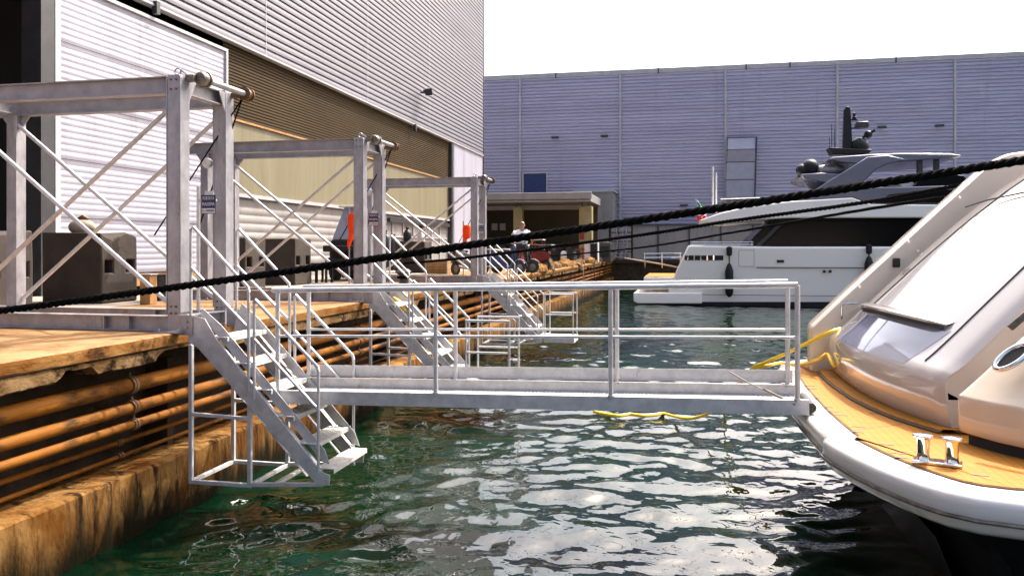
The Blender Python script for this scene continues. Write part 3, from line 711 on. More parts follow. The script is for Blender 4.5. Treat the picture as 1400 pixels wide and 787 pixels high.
s3 = copy_tree(s2); s3.location.y += DY3-DY2; s3['label'] = 'farthest aluminium boarding stair, below the third gantry, with railed landing'
p = W(549, 414, Y=SF+DY2-.06)
b = MB(); b.tube([p+Vector((-.12, -.08, .1)), p+Vector((-.02, -.1, .03)), p+Vector((.05, -.12, -.06)), p+Vector((.12, -.1, -.13))], [.02,.045,.04,.015], 8); o = b.build('yellow_strap', M['yellow'], None, off=p)
tag(o, 'bright yellow strap hanging on the far side of the second boarding stair', 'strap')

# load signs beside each gantry
def text_mesh(txt, size, m, parent, loc, name='lettering', width=None):
    cu = bpy.data.curves.new('txt', 'FONT'); cu.body = txt; cu.size = size; cu.align_x = 'CENTER'; cu.align_y = 'CENTER'; cu.extrude = .0008
    tmp = bpy.data.objects.new('txt', cu); col.objects.link(tmp)
    me = bpy.data.meshes.new_from_object(tmp.evaluated_get(bpy.context.evaluated_depsgraph_get()))
    bpy.data.objects.remove(tmp)
    xs_ = [v.co.x for v in me.vertices]
    k = 1 if not width else width/(max(xs_)-min(xs_))
    for v in me.vertices: v.co = Vector((v.co.x*k, -v.co.z, v.co.y))
    me.materials.clear(); me.materials.append(m)
    o = bpy.data.objects.new(name, me); col.objects.link(o); o.parent = parent; o.location = loc
    return o
def make_sign():
    c = W(285, 279.5, Y=8.08); hw, hh = .088, .105
    t = thing('load_sign', 'blue and white load limit sign on the nearest gantry', 'sign', (c.x, c.y, c.z), 'load limit signs on the gantries')
    b = MB(); b.box((c.x-hw, c.y, c.z-hh), (c.x+hw, c.y+.006, c.z+hh)); b.build('sign_board', M['signblue'], t)
    b = MB(); b.box((c.x-hw+.006, c.y-.0025, c.z-hh+.008), (c.x+hw-.006, c.y-.0005, c.z-hh+.062)); ws = b.build('white_strip', M['white'], t)
    for txt, dz, m_, wd_, dy in (('PORTATA', .068, M['white'], .142, -.003), ('MASSIMA', .002, M['white'], .154, -.003), ('N. 1 PERSONA', -.071, M['black'], .150, -.005)):
        text_mesh(txt, .052 if dz > -.05 else .034, m_, t, (0, dy, dz), width=wd_)
    b = MB(); b.box((c.x-.05, c.y+.007, c.z+hh-.02), (c.x+.06, c.y+.011, c.z+hh+.045)); b.build('top_tab', M['white'], t)
    b = MB(); b.bar((c.x-hw-.05, c.y+.02, QZ+.165), (c.x-hw-.05, c.y+.02, c.z+.2), .03, .03); b.bar((c.x-hw-.035, c.y+.02, c.z+.05), (c.x+hw, c.y+.02, c.z+.05), .02, .02); b.build('sign_pole', M['alu'], t)
    return t
sg = make_sign()
sg2 = copy_tree(sg); sg2.location.y += DY2; sg2['label'] = 'load limit sign on the middle gantry, in front of the vehicle'
sg3 = copy_tree(sg); sg3.location.y += DY3; sg3['label'] = 'load limit sign on the farthest gantry'

# orange rescue bags on poles
for (x, y, dy, lab) in ((484, 305, DY2, 'orange rescue bag on a pole at the middle gantry, in front of the vehicle'), (638, 317, DY3, 'orange rescue bag on a pole at the farthest gantry')):
    p = W(x, y, Y=Y1+dy+.35)
    po = thing('rescue_bag', lab, 'rescue bag', p, 'orange rescue bags')
    b = MB(); rows = []
    for i in range(13):
        th = math.pi*i/12; cz = .18*math.copysign(abs(math.cos(th))**.55, math.cos(th)); rr_ = max(abs(math.sin(th)), .02)**.5; r = []
        for k in range(18):
            an = 2*math.pi*k/18; wob = 1+.05*math.sin(3*an+7*th)
            r.append(p+Vector((.105*rr_*wob*math.copysign(abs(math.cos(an))**.7, math.cos(an)), .07*rr_*wob*math.copysign(abs(math.sin(an))**.7, math.sin(an)), cz)))
        rows.append(r)
    b.grid(rows, True, True); o = b.build('bag', M['orange'], po)
    b = MB(); b.tube([p+Vector((-.02, -.01, -.15)), p+Vector((-.05, -.02, -.25)), p+Vector((-.085, -.02, -.36)), p+Vector((-.09, -.02, -.43))], [.05, .05, .035, .012], 8); b.build('strap', M['orange'], po)
    q = thing('bag_pole', 'thin galvanised pole carrying the orange bag at the %s gantry' % ('middle' if dy == DY2 else 'farthest'), 'pole', (p.x-.10, p.y+.03, QZ), 'poles of the rescue bags')
    b = MB(); b.tube([(p.x-.10, p.y+.03, QZ), (p.x-.10, p.y+.03, p.z+.28)], .014, 8); b.build('pole', M['galv'], q)
    b = MB(); b.bar((p.x-.086, p.y+.03, p.z+.1), (p.x-.0, p.y+.03, p.z+.1), .015, .015); b.box((p.x-.16, p.y-.03, QZ), (p.x-.04, p.y+.09, QZ+.02)); b.build('pole_fitting', M['galv'], q)

# ================================================================== GANGWAY
gw = thing('gangway', 'long aluminium gangway with tubular rails bridging from the stair to the near yacht', 'gangway', (-1.5, 7.95, EYE-1.5))
GXL, GXR = -4.10, 1.09; GN, GF = 7.60, 8.30
def gz(x): return EYE-1.465+.105*(x-GXL)/(GXR-GXL)      # top of the side beams
def gp(x, y, dz): return Vector((x, y, gz(x)+dz))
for y, h0, h1, s_ in ((GN, -.135, 0, 1), (GF, -.135, .03, -1)):
    b = MB(); zc = (h0+h1)/2
    b.bar(gp(GXL, y, zc), gp(GXR, y, zc), .008, h1-h0)
    b.bar(gp(GXL, y+s_*.025, h1-.004), gp(GXR, y+s_*.025, h1-.004), .042, .008); b.bar(gp(GXL, y+s_*.025, h0+.004), gp(GXR, y+s_*.025, h0+.004), .042, .008)
    b.build('side_beam', M['alu'], gw, bevel=.002)
b = MB(); b.bar(gp(GXL, GF+.05, .095), gp(GXR-.05, GF+.05, .095), .006, .125); b.build('toe_board', M['alu'], gw)
b = MB(); b.bar(gp(GXL, (GN+GF)/2, -.088), gp(GXR, (GN+GF)/2, -.088), GF-GN-.02, .014)
n = 130
for k in range(n):
    x = GXL+(GXR-GXL)*(k+.5)/n; b.bar(gp(x-.004, GN+.05, -.078), gp(x+.012, GF-.05, -.078), .008, .007)
b.build('deck', M['alu_grip'], gw)
b = MB()
for k in range(8):
    x = GXL+.3+k*.66; b.bar(gp(x, GN+.005, -.116), gp(x, GF-.005, -.116), .05, .036)
b.build('cross_member', M['alu'], gw)
for y, dx in ((GN, 0), (GF, 0)):
    top = 1.03
    b = MB(); b.tube([gp(GXL-.06, y, top), gp(GXR-.10, y, top)], .027, 14); hr = b.build('handrail', M['alu'], gw)
    b = MB(); b.tube([gp(GXL, y, .56), gp(GXR-.12, y, .56)], .014, 8); b.build('mid_rail', M['alu'], gw)
    for x in (GXL+.0, GXL+1.70, GXL+3.42, GXR-.10):
        b = MB(); b.tube([gp(x, y, -.02 if y == GN else .0), gp(x, y, top-.002)], .023, 12); b.lathe(gp(x, y, -.0 if y==GN else .06), [(.03, 0), (.03, .012)], 12); b.build('rail_post', M['alu'], hr)
# end roller and tie wire
b = MB(); b.tube([(GXR+.03, GN+.08, gz(GXR)-.085), (GXR+.03, GF-.08, gz(GXR)-.085)], .045, 12); b.build('end_roller', M['rubber'], gw)
b = MB(); a = W(997, 508, Y=GF-.02); c = W(1087, 553, Y=GN-.02); b.tube([a, a.lerp(c, .35)+Vector((0,0,-.012)), a.lerp(c, .6)+Vector((0,0,-.01)), c], .006, 6); b.tube([a.lerp(c, .55), a.lerp(c, .9)], .013, 8); o = b.build('tie_wire', M['steel_dark'], gw)

# ================================================================== MOORING ROPES
def rope(name, pts, r, m, label, pitch=.16, strands=3, step=.025, group=None):
    pts = [Vector(p) for p in pts]
    # arc-length resample of a smooth curve through the points
    dense = []
    for i in range(len(pts)-1):
        p0 = pts[max(i-1, 0)]; p1 = pts[i]; p2 = pts[i+1]; p3 = pts[min(i+2, len(pts)-1)]
        for k in range(40):
            t = k/40; dense.append(.5*((2*p1)+(p2-p0)*t+(2*p0-5*p1+4*p2-p3)*t*t+(3*p1-p0-3*p2+p3)*t**3))
    dense.append(pts[-1]); L = [0]
    for a, c in zip(dense, dense[1:]): L.append(L[-1]+(c-a).length)
    n = int(L[-1]/step); out = []; j = 0
    for i in range(n+1):
        s_ = L[-1]*i/n
        while j < len(L)-2 and L[j+1] < s_: j += 1
        out.append((dense[j].lerp(dense[j+1], (s_-L[j])/max(L[j+1]-L[j], 1e-9)), s_))
    b = MB(); d0 = (pts[-1]-pts[0]).normalized(); sx_ = d0.cross(Vector((0,0,1))).normalized(); tz = sx_.cross(d0)
    for q in range(strands):
        P_ = []
        for c, s_ in out:
            a = 2*math.pi*(s_/pitch+q/strands); P_.append(c+(sx_*math.cos(a)+tz*math.sin(a))*r*.52)
        b.tube(P_, r*.56, 7)
    o = b.build(name, m, None, off=pts[0]); return tag(o, label, 'rope', group)
YA = 3.2
A_ = [W(x, y, Y=YA) for x, y in ((0, 425), (200, 398), (385, 372), (555, 347.5), (680, 329.5), (850, 304.5), (1080, 269.5), (1330, 230), (1400, 219))]
d = (A_[0]-A_[1])
A_ = [Vector((QX-1.2, YA, QZ+.36)), A_[0]+d*.9] + A_ + [A_[-1]+(A_[-1]-A_[-2])*2.2]
rope('mooring_rope', A_, .0168, M['rope'], 'thick black twisted mooring rope crossing the whole view in front of everything', .105, 3, .02)
def end_pt(x, y, Y): return W(x, y, Y=Y)
B0 = W(552, 360, X=QX-.5); B1 = W(1330, 250, Y=10.9)
C0 = W(742, 351, X=QX-.5); C1 = W(1345, 262, Y=11.2)
def sag(p, q, ctrl):   # ctrl: measured direction midway
    return [p, *ctrl, q]
def lerp_ctrl(p, q, xy):
    out = []
    for x, y in xy:
        # the point on the vertical plane through p and q that is seen in this direction
        dirv = W(x, y, Y=10)-Vector((0, 0, EYE)); nrm = (q-p).cross(Vector((0, 0, 1)))
        t = (p-Vector((0, 0, EYE))).dot(nrm)/dirv.dot(nrm); out.append(Vector((0, 0, EYE))+dirv*t)
    return out
rope('mooring_rope', [B0]+lerp_ctrl(B0, B1, ((650, 351), (870, 322), (1000, 302), (1180, 277)))+[B1, B1+(B1-B0).normalized()*.6], .030, M['rope'], 'upper of the two thinner black mooring ropes from the quay to the near yacht', .2, 3, .06, 'thinner mooring ropes of the near yacht')
rope('mooring_rope', [C0]+lerp_ctrl(C0, C1, ((870, 339), (1000, 318), (1180, 287)))+[C1, C1+(C1-C0).normalized()*.5], .028, M['rope'], 'lower of the two thinner black mooring ropes from the quay to the near yacht', .2, 3, .06, 'thinner mooring ropes of the near yacht')
# shore bollards the ropes go to
for (x, y, lab) in ((QX-1.2, YA, 'shore bollard holding the thick black rope'), (B0.x, B0.y, 'shore bollard holding the upper thin black rope'), (C0.x, C0.y, 'shore bollard holding the lower thin black rope')):
    t = thing('mooring_bollard', lab, 'bollard', (x, y, QZ), 'mooring bollards on the quay')
    MB().lathe((x, y, QZ), [(.17,0),(.17,.03),(.10,.05),(.09,.28),(.10,.33),(.15,.36),(.155,.40),(.10,.45),(.01,.46)], 20).build('bollard_body', M['darkgrey'], t)
    b = MB(); b.torus((x, y, QZ+.28), .115, .03, 'z'); b.build('rope_turns', M['rope'], t)

# ================================================================== CONCRETE BLOCKS ON THE QUAY
def make_block(y, lab, w_=1.1, dep=.85, h=1.12, x=-9.0, chip=0):
    t = thing('ballast_block', lab, 'block', (x-w_/2, y+dep/2, QZ), 'ballast blocks in a row on the quay')
    b = MB(); hx = .16
    # body with two square sockets in the long face
    zs_ = [0, h*.43, h*.43+.2, h]; ysl = [0, dep*.10, dep*.10+.2, dep*.72, dep*.72+.2, dep]
    ysl = [0, .08, .27, dep-.27, dep-.08, dep]
    for i in range(5):
        for k in range(3):
            rec = hx if (i in (1, 3) and k == 1) else 0
            b.box((x-w_, y+ysl[i], QZ+zs_[k]), (x-rec, y+ysl[i+1], QZ+zs_[k+1]))
    bm = bmesh.new(); me_ = bpy.data.meshes.new('tmp')
    o = b.build('block_body', M['block'], t, merge=False)
    # drop the inner faces between neighbouring cells
    bm.from_mesh(o.data); bmesh.ops.remove_doubles(bm, verts=bm.verts, dist=1e-4)
    seen = {}
    for f in list(bm.faces):
        k = tuple(sorted(v.index for v in f.verts)); seen.setdefault(k, []).append(f)
    bmesh.ops.delete(bm, geom=[f for fs in seen.values() if len(fs) > 1 for f in fs], context='FACES_ONLY')
    rr = random.Random(int(y*10))
    for v in bm.verts:
        top = v.co.z > h-.01
        if top: v.co.z += rr.uniform(-.05, .015)*(1+chip); v.co.x += rr.uniform(-.02, .01)
    bmesh.ops.recalc_face_normals(bm, faces=bm.faces); bm.to_mesh(o.data); bm.free()
    bv = o.modifiers.new('bevel', 'BEVEL'); bv.width = .025; bv.segments = 2; bv.limit_method = 'ANGLE'
    return t
make_block(8.85, 'ballast block at the left edge with two square sockets')
make_block(11.06, 'chipped ballast block with a bulging sack on its top', chip=1.2)
make_block(15.3, 'dark ballast block seen between the posts of the nearest gantry')
make_block(17.5, 'ballast block right of the nearest gantry, left of the vehicle')
make_block(27.2, 'farthest ballast block with the young man behind it')
make_block(22.6, 'ballast block behind the middle gantry', h=.95)
p = W(112, 308, Y=11.35)
t = thing('sack', 'dirty tan bulging sack lying on the chipped ballast block', 'sack', (p.x, p.y, QZ+1.1))
b = MB(); b.ball((p.x, p.y, QZ+1.22), .17, 18, 10, (1.35, .9, .8)); b.build('sack_body', M['ropepale'], t)
b = MB(); b.tube([(p.x-.04, p.y, QZ+1.34), (p.x+.05, p.y-.02, QZ+1.39), (p.x+.12, p.y, QZ+1.35)], [.05,.04,.02], 8); b.build('sack_neck', M['clamp'], t)
# odds and ends near the chipped block
p = W(203, 416, z=QZ)
t = thing('timber_stub', 'short pale timber post standing beside the chipped ballast block', 'post', p)
MB().box((p.x-.09, p.y-.09, QZ), (p.x+.09, p.y+.09, QZ+.46)).build('timber', M['wood'], t, bevel=.012)
b = MB(); b.box((p.x-.11, p.y-.10, QZ+.46), (p.x+.11, p.y+.10, QZ+.48)); b.build('cap', M['trim'], t, bevel=.005)
p = W(187, 415, z=QZ); p.y += .3
t = thing('water_can', 'white plastic can beside the pale timber post', 'can', p)
MB().lathe((p.x, p.y, QZ), [(.10,0),(.115,.03),(.115,.30),(.10,.36),(.045,.41),(.045,.45),(.01,.455)], 16).build('can_body', M['white'], t)
b = MB(); b.torus((p.x, p.y, QZ+.43), .05, .01, 'z', 14, 6); b.build('can_cap', M['red'], t)
p = W(217, 411, z=QZ)
t = thing('dark_pedestal', 'narrow black cabinet standing right of the pale timber post', 'cabinet', p)
MB().box((p.x-.07, p.y-.1, QZ), (p.x+.07, p.y+.1, QZ+.42)).build('cabinet_body', M['blackpaint'], t, bevel=.01)
MB().box((p.x-.085, p.y-.115, QZ+.42), (p.x+.085, p.y+.115, QZ+.45)).build('lid', M['darkgrey'], t, bevel=.005)
# power pedestal with green sockets
p = W(288, 360, Y=16.6)
t = thing('power_pedestal', 'white shore power pedestal with a green socket behind the nearest load sign', 'pedestal', (p.x, 16.6, QZ))
zt_ = W(288, 290, Y=16.6).z
MB().box((p.x-.17, 16.45, QZ), (p.x+.17, 16.75, zt_)).build('pedestal_body', M['white'], t, bevel=.02)
q = W(291, 313, Y=16.44); MB().box((q.x-.10, 16.40, q.z-.12), (q.x+.10, 16.449, q.z+.12)).build('socket', M['green'], t, bevel=.02)
# ================================================================== NEAR YACHT (stern)
ZT_ = 1.25                      # teak level
CY = 8.53
ny_ = thing('motor_yacht', 'big cream white motor yacht stern at the right with teak swim platform and sloping transom', 'yacht', (4, CY, ZT_))
near = [(14,5.28),(6,5.28),(3,5.28),(2.4,5.28),(1.97,5.30),(1.74,5.36),(1.58,5.47),(1.48,5.60),(1.38,5.78),(1.29,5.98),(1.19,6.26),(1.11,6.55),(1.075,6.74),(1.075,6.80),(1.11,6.84)]
far = [(1.08,7.2),(1.05,7.8),(1.04,8.5),(1.04,9.2),(1.07,9.9),(1.12,10.5),(1.21,11.0),(1.38,11.4),(1.7,11.66),(2.3,11.76),(3,11.78),(6,11.78),(14,11.78)]
plan = near+far
def inset(path, d):
    out = []
    for i, p in enumerate(path):
        a = Vector((*path[max(i-1, 0)], 0)); c = Vector((*path[min(i+1, len(path)-1)], 0)); t = (c-a).normalized()
        n = Vector((t.y, -t.x, 0))       # to the inside of the boat (towards +X on the aft edge)
        out.append((p[0]+n.x*d, p[1]+n.y*d))
    return out
def loft(mb, path, levels, cap_top=False, cap_bot=False, close=False):
    rows = [[(x, y, z) for x, y in inset(path, d)] for z, d in levels]
    mb.grid(rows, True, close)
    if cap_top: mb.add(rows[-1], [tuple(range(len(rows[-1])))])
    if cap_bot: mb.add(rows[0], [tuple(range(len(rows[0])-1, -1, -1))])
b = MB(); loft(b, plan, [(.985,.14),(.995,.075),(1.025,.03),(1.078,.006),(1.084,.004),(1.108,.004),(1.114,0),(1.203,.0),(1.228,.014),(1.242,.04),(1.248,.085)], True)
b.build('swim_platform', M['gelw'], ny_)
b = MB(); loft(b, plan, [(1.083,-.002),(1.085,-.014),(1.096,-.018),(1.107,-.014),(1.109,-.002)]); b.build('rubbing_strake', M['steel_dark'], ny_)
b = MB(); loft(b, plan, [(-1,1.2),(0.1,1.0),(.6,.8),(.88,.55),(.97,.3),(.986,.13)]); b.build('hull', M['blackpaint'], ny_)  # black colour carries the shade under the platform, not the hull's own paint
# teak
tk = inset(plan, .25)
tk = [p for p in tk]
b = MB(); b.plate(tk, 1.2485, 1.262); te = b.build('teak_deck', M['teak'], ny_)
edge = inset(plan, .244)
b = MB(); b.tube([(x, y, 1.2515) for x, y in edge[2:-2]], .007, 6); b.build('teak_margin', M['clamp'], te)
for (x, y) in ((1108,527),(1114,543),(1131,556),(1139,562),(1150,567),(1174,583),(1172,590),(1212,607),(1228,619),(1233,625),(1340,649),(1110,531),(1198,565)):
    p = W(x, y, z=1.264); b = MB(); b.bar((p.x-.05, p.y+.012, 1.2635), (p.x+.05, p.y-.012, 1.2635), .022, .003); b.build('drain_slot', M['seam'], te)
b = MB(); b.bar((1.33, 7.0, 1.2628), (1.80, 7.35, 1.2628), .008, .002); b.build('teak_joint', M['seam'], te)
# raised teak step and transom hatch
def bx(Y): return 1.70+(.20 if Y < CY else .08)*((Y-CY)/1.4)**2-.085*(Y-CY)
PR = [(.07,1.275),(.035,1.33),(.018,1.44),(.008,1.56),(.010,1.66),(.028,1.715),(.075,1.755),(.16,1.82),(.34,2.0),(.60,2.27),(.95,2.63),(1.3,2.97),(1.65,3.28),(2.0,3.55),(2.35,3.74),(2.8,3.85),(3.6,3.90),(10,3.95)]
cum = [0]
for (a, c), (e, f) in zip(PR, PR[1:]): cum.append(cum[-1]+math.hypot(e-a, f-c))
def prof(s):
    s = max(0, min(s, cum[-1]-1e-6))
    for i in range(len(cum)-1):
        if cum[i+1] >= s:
            t = (s-cum[i])/(cum[i+1]-cum[i]); a = PR[i]; c = PR[i+1]; return (a[0]+(c[0]-a[0])*t, a[1]+(c[1]-a[1])*t)
def S(t, s, lift=0):
    dx, z = prof(s); hw_ = 1.57-.05*min(s, 4)
    Y = CY+.13+t*hw_; ed = max(0, abs(t)-.93)/.07
    cr = .085*(1-t*t)*min(1, s/.6)-.035*ed*ed+lift
    k = min(1, max(0, (s-.25)/.4)); nx_ = -1+.29*k; nz_ = .71*k
    return Vector((bx(Y)+dx+nx_*cr*.9, Y-(0.0 if abs(t) < .93 else .0), z+nz_*cr))
ts = [-1,-.99,-.97,-.95,-.92,-.86,-.78]+[-.7+.1*i for i in range(15)]+[.78,.86,.92,.95,.97,.99,1]
ss = [0,.05,.1,.16,.22,.28,.34,.40,.46,.52,.58,.65,.75,.9,1.05,1.2,1.4,1.6,1.8,2.0,2.25,2.5,2.75,3.0,3.3,3.6,4.0,4.5,5.5,8,cum[-1]]
rows = []
for s in ss:
    r = [S(t, s) for t in ts]; a, e = r[0].copy(), r[-1].copy()
    dn = Vector((.75, 0, -.75)) if s > .3 else Vector((.9, 0, 0))
    a2 = a+dn; e2 = e+dn; a2.z = max(a2.z, 1.2); e2.z = max(e2.z, 1.2)
    rows.append([a2, a+Vector((.02,.012,-.02))]+r+[e+Vector((.02,-.012,-.02)), e2])
b = MB(); b.grid(rows, True); hatch = b.build('transom_hatch', M['gelhatch'], ny_)
# seams, lip and glossy inset
b = MB()
b.tube([S(-.80, s, .004) for s in np.linspace(.55, 5, 40)], .007, 6)
b.tube([S(.60-.10*(s-.9), s, .004) for s in np.linspace(.95, 3.4, 30)], .006, 6)
b.build('seam_line', M['seam'], hatch)
b = MB(); ins = []
for s in np.linspace(.47, .90, 9):
    k = (s-.47)/.43; ins.append([S(t, s, .003) for t in np.linspace(-.68-.08*k, .64+.12*k, 24)])
b.grid(ins, True); b.build('glossy_inset', M['inset'], hatch)
b = MB(); lip = []
for t in np.linspace(-.72, .80, 30):
    e = .35+.65*min(1, (1-abs((t-.04)/.76))*6) 
    q = S(t, .95); lip.append([q+Vector((.04,0,.04)), q+Vector((-.02*e,0,.055*e)), q+Vector((-.10*e,0,.03*e)), q+Vector((-.105*e,0,.008*e)), q+Vector((-.05*e,0,-.015)), q+Vector((.02,0,-.03))])
b.grid(lip, True); b.build('hatch_lip', M['gelhatch'], hatch)
b = MB(); b.tube([S(t, .925)+Vector((-.03, 0, -.005)) for t in np.linspace(-.7, .78, 24)], .011, 6); b.build('lip_painted_shadow', M['seam'], hatch)  # dark tube laid under the lip in place of its shadow
# step strip in front of the hatch base
b = MB(); rows = []
for Y in np.linspace(7.02, 10.2, 30):
    x = bx(Y)-.10+.10*max(0, (7.5-Y))
    rows.append([(x, Y, 1.255), (x-.0, Y, 1.29), (x+.012, Y, 1.30), (x+.5, Y, 1.302)])
b.grid(rows, False); st = b.build('teak_step', M['teak'], ny_)
b = MB(); b.tube([(bx(Y)-.112+.10*max(0, (7.5-Y)), Y, 1.272) for Y in np.linspace(7.02, 10.2, 30)], .012, 6); b.build('step_edge', M['seam'], st)
b = MB(); b.tube([(bx(Y)+.13+.0, Y, 1.312) for Y in np.linspace(7.2, 9.9, 24)], .022, 6); b.build('hatch_gap', M['seam'], ny_)
# recessed side passages
for y0, y1 in ((6.74, 7.2), (9.8, 10.34)):
    off = .42 if y0 < 8 else .30
    poly = [(bx(7.0)+off, 1.2), (bx(7.0)+off, 1.75), (bx(7.0)+off+2.0, 3.7), (bx(7.0)+off+4, 3.8), (14, 3.85), (14, 1.2)]
    MB().prism(poly, y0, y1).build('side_passage', M['gel'], ny_, bevel=.02)
p = (bx(7.0)+.34, 6.80, 1.45); MB().box((p[0], 6.78, 1.42), (p[0]+.2, 7.08, 1.52)).build('passage_vent', M['black'], ny_)
# wings
def wing(path, levels, name, m):
    """path in plan; levels (z, shift along x, pull)"""
    cx_ = sum(p[1] for p in path)/len(path)
    rows = []
    for z, dx, pull in levels:
        rows.append([(x+dx, y+(cx_-y)*pull, z) for x, y in path])
    b = MB(); b.grid(rows, True); b.add(rows[-1], [tuple(range(len(path)))])
    return b.build(name, m, ny_, bevel=0)
wn = [(12,6.80),(4,6.80),(2.6,6.80),(2.10,6.80),(2.065,6.79),(2.055,6.765),(2.065,6.73),(2.12,6.60),(2.20,6.44),(2.32,6.28),(2.50,6.10),(2.75,5.90),(3.1,5.70),(3.6,5.56),(4.4,5.47),(6,5.42),(12,5.42)]
wing(wn, [(1.345,.02,.02),(1.36,.005,.005),(1.40,0,0),(1.60,.0,0),(1.615,.002,.002),(1.625,.008,.005),(1.635,.02,.011),(1.75,.13,.03),(2.0,.36,.06),(2.5,.83,.12),(3.0,1.3,.17),(3.5,1.8,.22),(3.75,2.05,.25),(3.84,2.2,.3),(3.88,2.4,.4)], 'stern_wing', M['gel'])
b = MB(); rows = []
for z in (1.255, 1.352): rows.append([(x+.06, y+(6.2-y)*.08, z) for x, y in wn])
b.grid(rows, True); b.build('wing_gap', M['black'], ny_)
wf = [(12,10.30),(4,10.30),(2.4,10.30),(1.56,10.30),(1.515,10.312),(1.495,10.35),(1.50,10.6),(1.54,10.9),(1.66,11.2),(1.95,11.45),(2.5,11.6),(3.5,11.65),(12,11.66)]
w2 = wing(wf, [(1.25,0,0),(1.5,0,0),(1.74,0,0),(1.78,.012,.003),(1.81,.035,.006),(2.2,.42,.02),(2.7,.93,.04),(3.2,1.44,.06),(3.65,1.91,.09),(3.78,2.06,.11),(3.85,2.2,.15),(3.88,2.4,.2)], 'stern_wing', M['gel'])
b = MB()
for x, y in ((1312, 270), (1242, 330), (1255, 343), (1175, 392)):
    p = W(x, y, Y=10.30); b.lathe((p.x, p.y-.012, p.z), [(.015, .0), (.017, .006), (.009, .012)], 12, 'y')
b.build('wing_stud', M['chrome'], w2)
p = W(1225, 359, Y=10.30); b = MB(); b.box((p.x-.042, 10.27, p.z-.055), (p.x+.042, 10.298, p.z+.055)); b.build('courtesy_light', M['black'], w2, bevel=.012)
pts = [W(x, y, Y=10.27) for x, y in ((1151,436),(1151,420),(1153,415),(1172,414))]
b = MB(); b.tube(pts, .010, 6); b.build('grab_rail', M['chrome'], w2)
# fairlead on the near wing
c = W(1384, 488, Y=6.47); nrm = Vector((-.62,-.42,.66)).normalized(); t1 = Vector((.62,-.12,.60)).normalized(); t2 = nrm.cross(t1).normalized(); t1 = t2.cross(nrm)
b = MB(); ring = []
for i in range(30):
    a = 2*math.pi*i/30; ring.append(c+t1*math.cos(a)*.135+t2*math.sin(a)*.07)
ring.append(ring[0]); b.tube(ring, .020, 10, cap=False); fl_ = b.build('fairlead', M['chrome'], ny_)
b = MB(); b.add([c+nrm*.004+t1*math.cos(2*math.pi*i/30)*.128+t2*math.sin(2*math.pi*i/30)*.064 for i in range(30)], [tuple(range(30))]); b.build('fairlead_hole', M['black'], fl_)
p = W(1392, 440, Y=6.6); b = MB(); b.bar(p+Vector((-.05,.02,-.05)), p+Vector((.25,.02,.24)), .03, .05); b.build('rail_stub', M['steel_dark'], ny_, bevel=.008)
# thin line over the upper hatch
b = MB(); b.tube([W(1320, 283, Y=9.7), W(1350, 276, Y=9.3)+Vector((0,0,.02)), W(1400, 263, Y=8.6)], .009, 6); b.build('hatch_tether', M['seam'], hatch)
# mooring bitts
q0 = W(1248, 630, z=1.262); q1 = W(1316, 638, z=1.262); cc = (q0+q1)/2; ax = (q1-q0).normalized()
bt = thing('mooring_bitts', 'polished twin post mooring bitts on the teak swim platform', 'bollard', (cc.x, cc.y, 1.262))
b = MB(); b.bar(q0+Vector((0,0,.012)), q1+Vector((0,0,.012)), .13, .024); b.build('base_plate', M['chrome'], bt, bevel=.006)
for k in (-.088, .088):
    p = cc+ax*k; b = MB(); b.lathe((p.x, p.y, 1.286), [(.046,0),(.044,.004),(.041,.05),(.042,.10),(.046,.142),(.048,.148),(.066,.154),(.069,.162),(.064,.171),(.03,.176),(.003,.177)], 24); b.build('bitt_post', M['chrome'], bt)
# yellow shore cables
def cable(pts, r, label):
    pts = [Vector(p) for p in pts]; dense = []
    for i in range(len(pts)-1):
        p0 = pts[max(i-1, 0)]; p1 = pts[i]; p2 = pts[i+1]; p3 = pts[min(i+2, len(pts)-1)]
        for k in range(10):
            t = k/10; dense.append(.5*((2*p1)+(p2-p0)*t+(2*p0-5*p1+4*p2-p3)*t*t+(3*p1-p0-3*p2+p3)*t**3))
    dense.append(pts[-1]); b = MB(); b.tube(dense, r, 8); o = b.build('shore_cable', M['yellow'], None, off=pts[0]); return tag(o, label, 'cable', 'yellow shore cables')
k1 = [W(1150, 449, Y=10.1), W(1134, 454, Y=10.0), W(1105, 468, Y=10.15), W(1075, 483, Y=10.3), W(1045, 496, Y=10.5), W(1026, 506, Y=10.7)]
e_ = W(905, 564, z=.04); k1 += [k1[-1].lerp(e_, .25)+Vector((0,0,-.28)), k1[-1].lerp(e_, .6)+Vector((0,0,-.30)), e_]
cable(k1, .022, 'yellow shore cable draped high from the transom over the platform corner')
k2 = [W(1160, 509, z=1.33), W(1140, 499, Y=9.6), W(1131, 484, Y=9.85), W(1118, 491, Y=9.9), W(1095, 498, z=1.285), W(1068, 496, z=1.285), W(1052, 499, z=1.285)]
e_ = W(985, 560, z=-.1); k2 += [W(1033, 503, Y=10.6), W(1020, 512, Y=10.9), W(1005, 530, Y=11.6), e_]
cable(k2, .02, 'yellow shore cable lying lower on the platform with a kink at the hatch corner')
k3 = [W(x, y, z=.05) for x, y in ((812, 562), (824, 565), (845, 568), (862, 566), (880, 568), (900, 566), (908, 562))]
cable(k3, .028, 'yellow cable floating on the water behind the gangway')

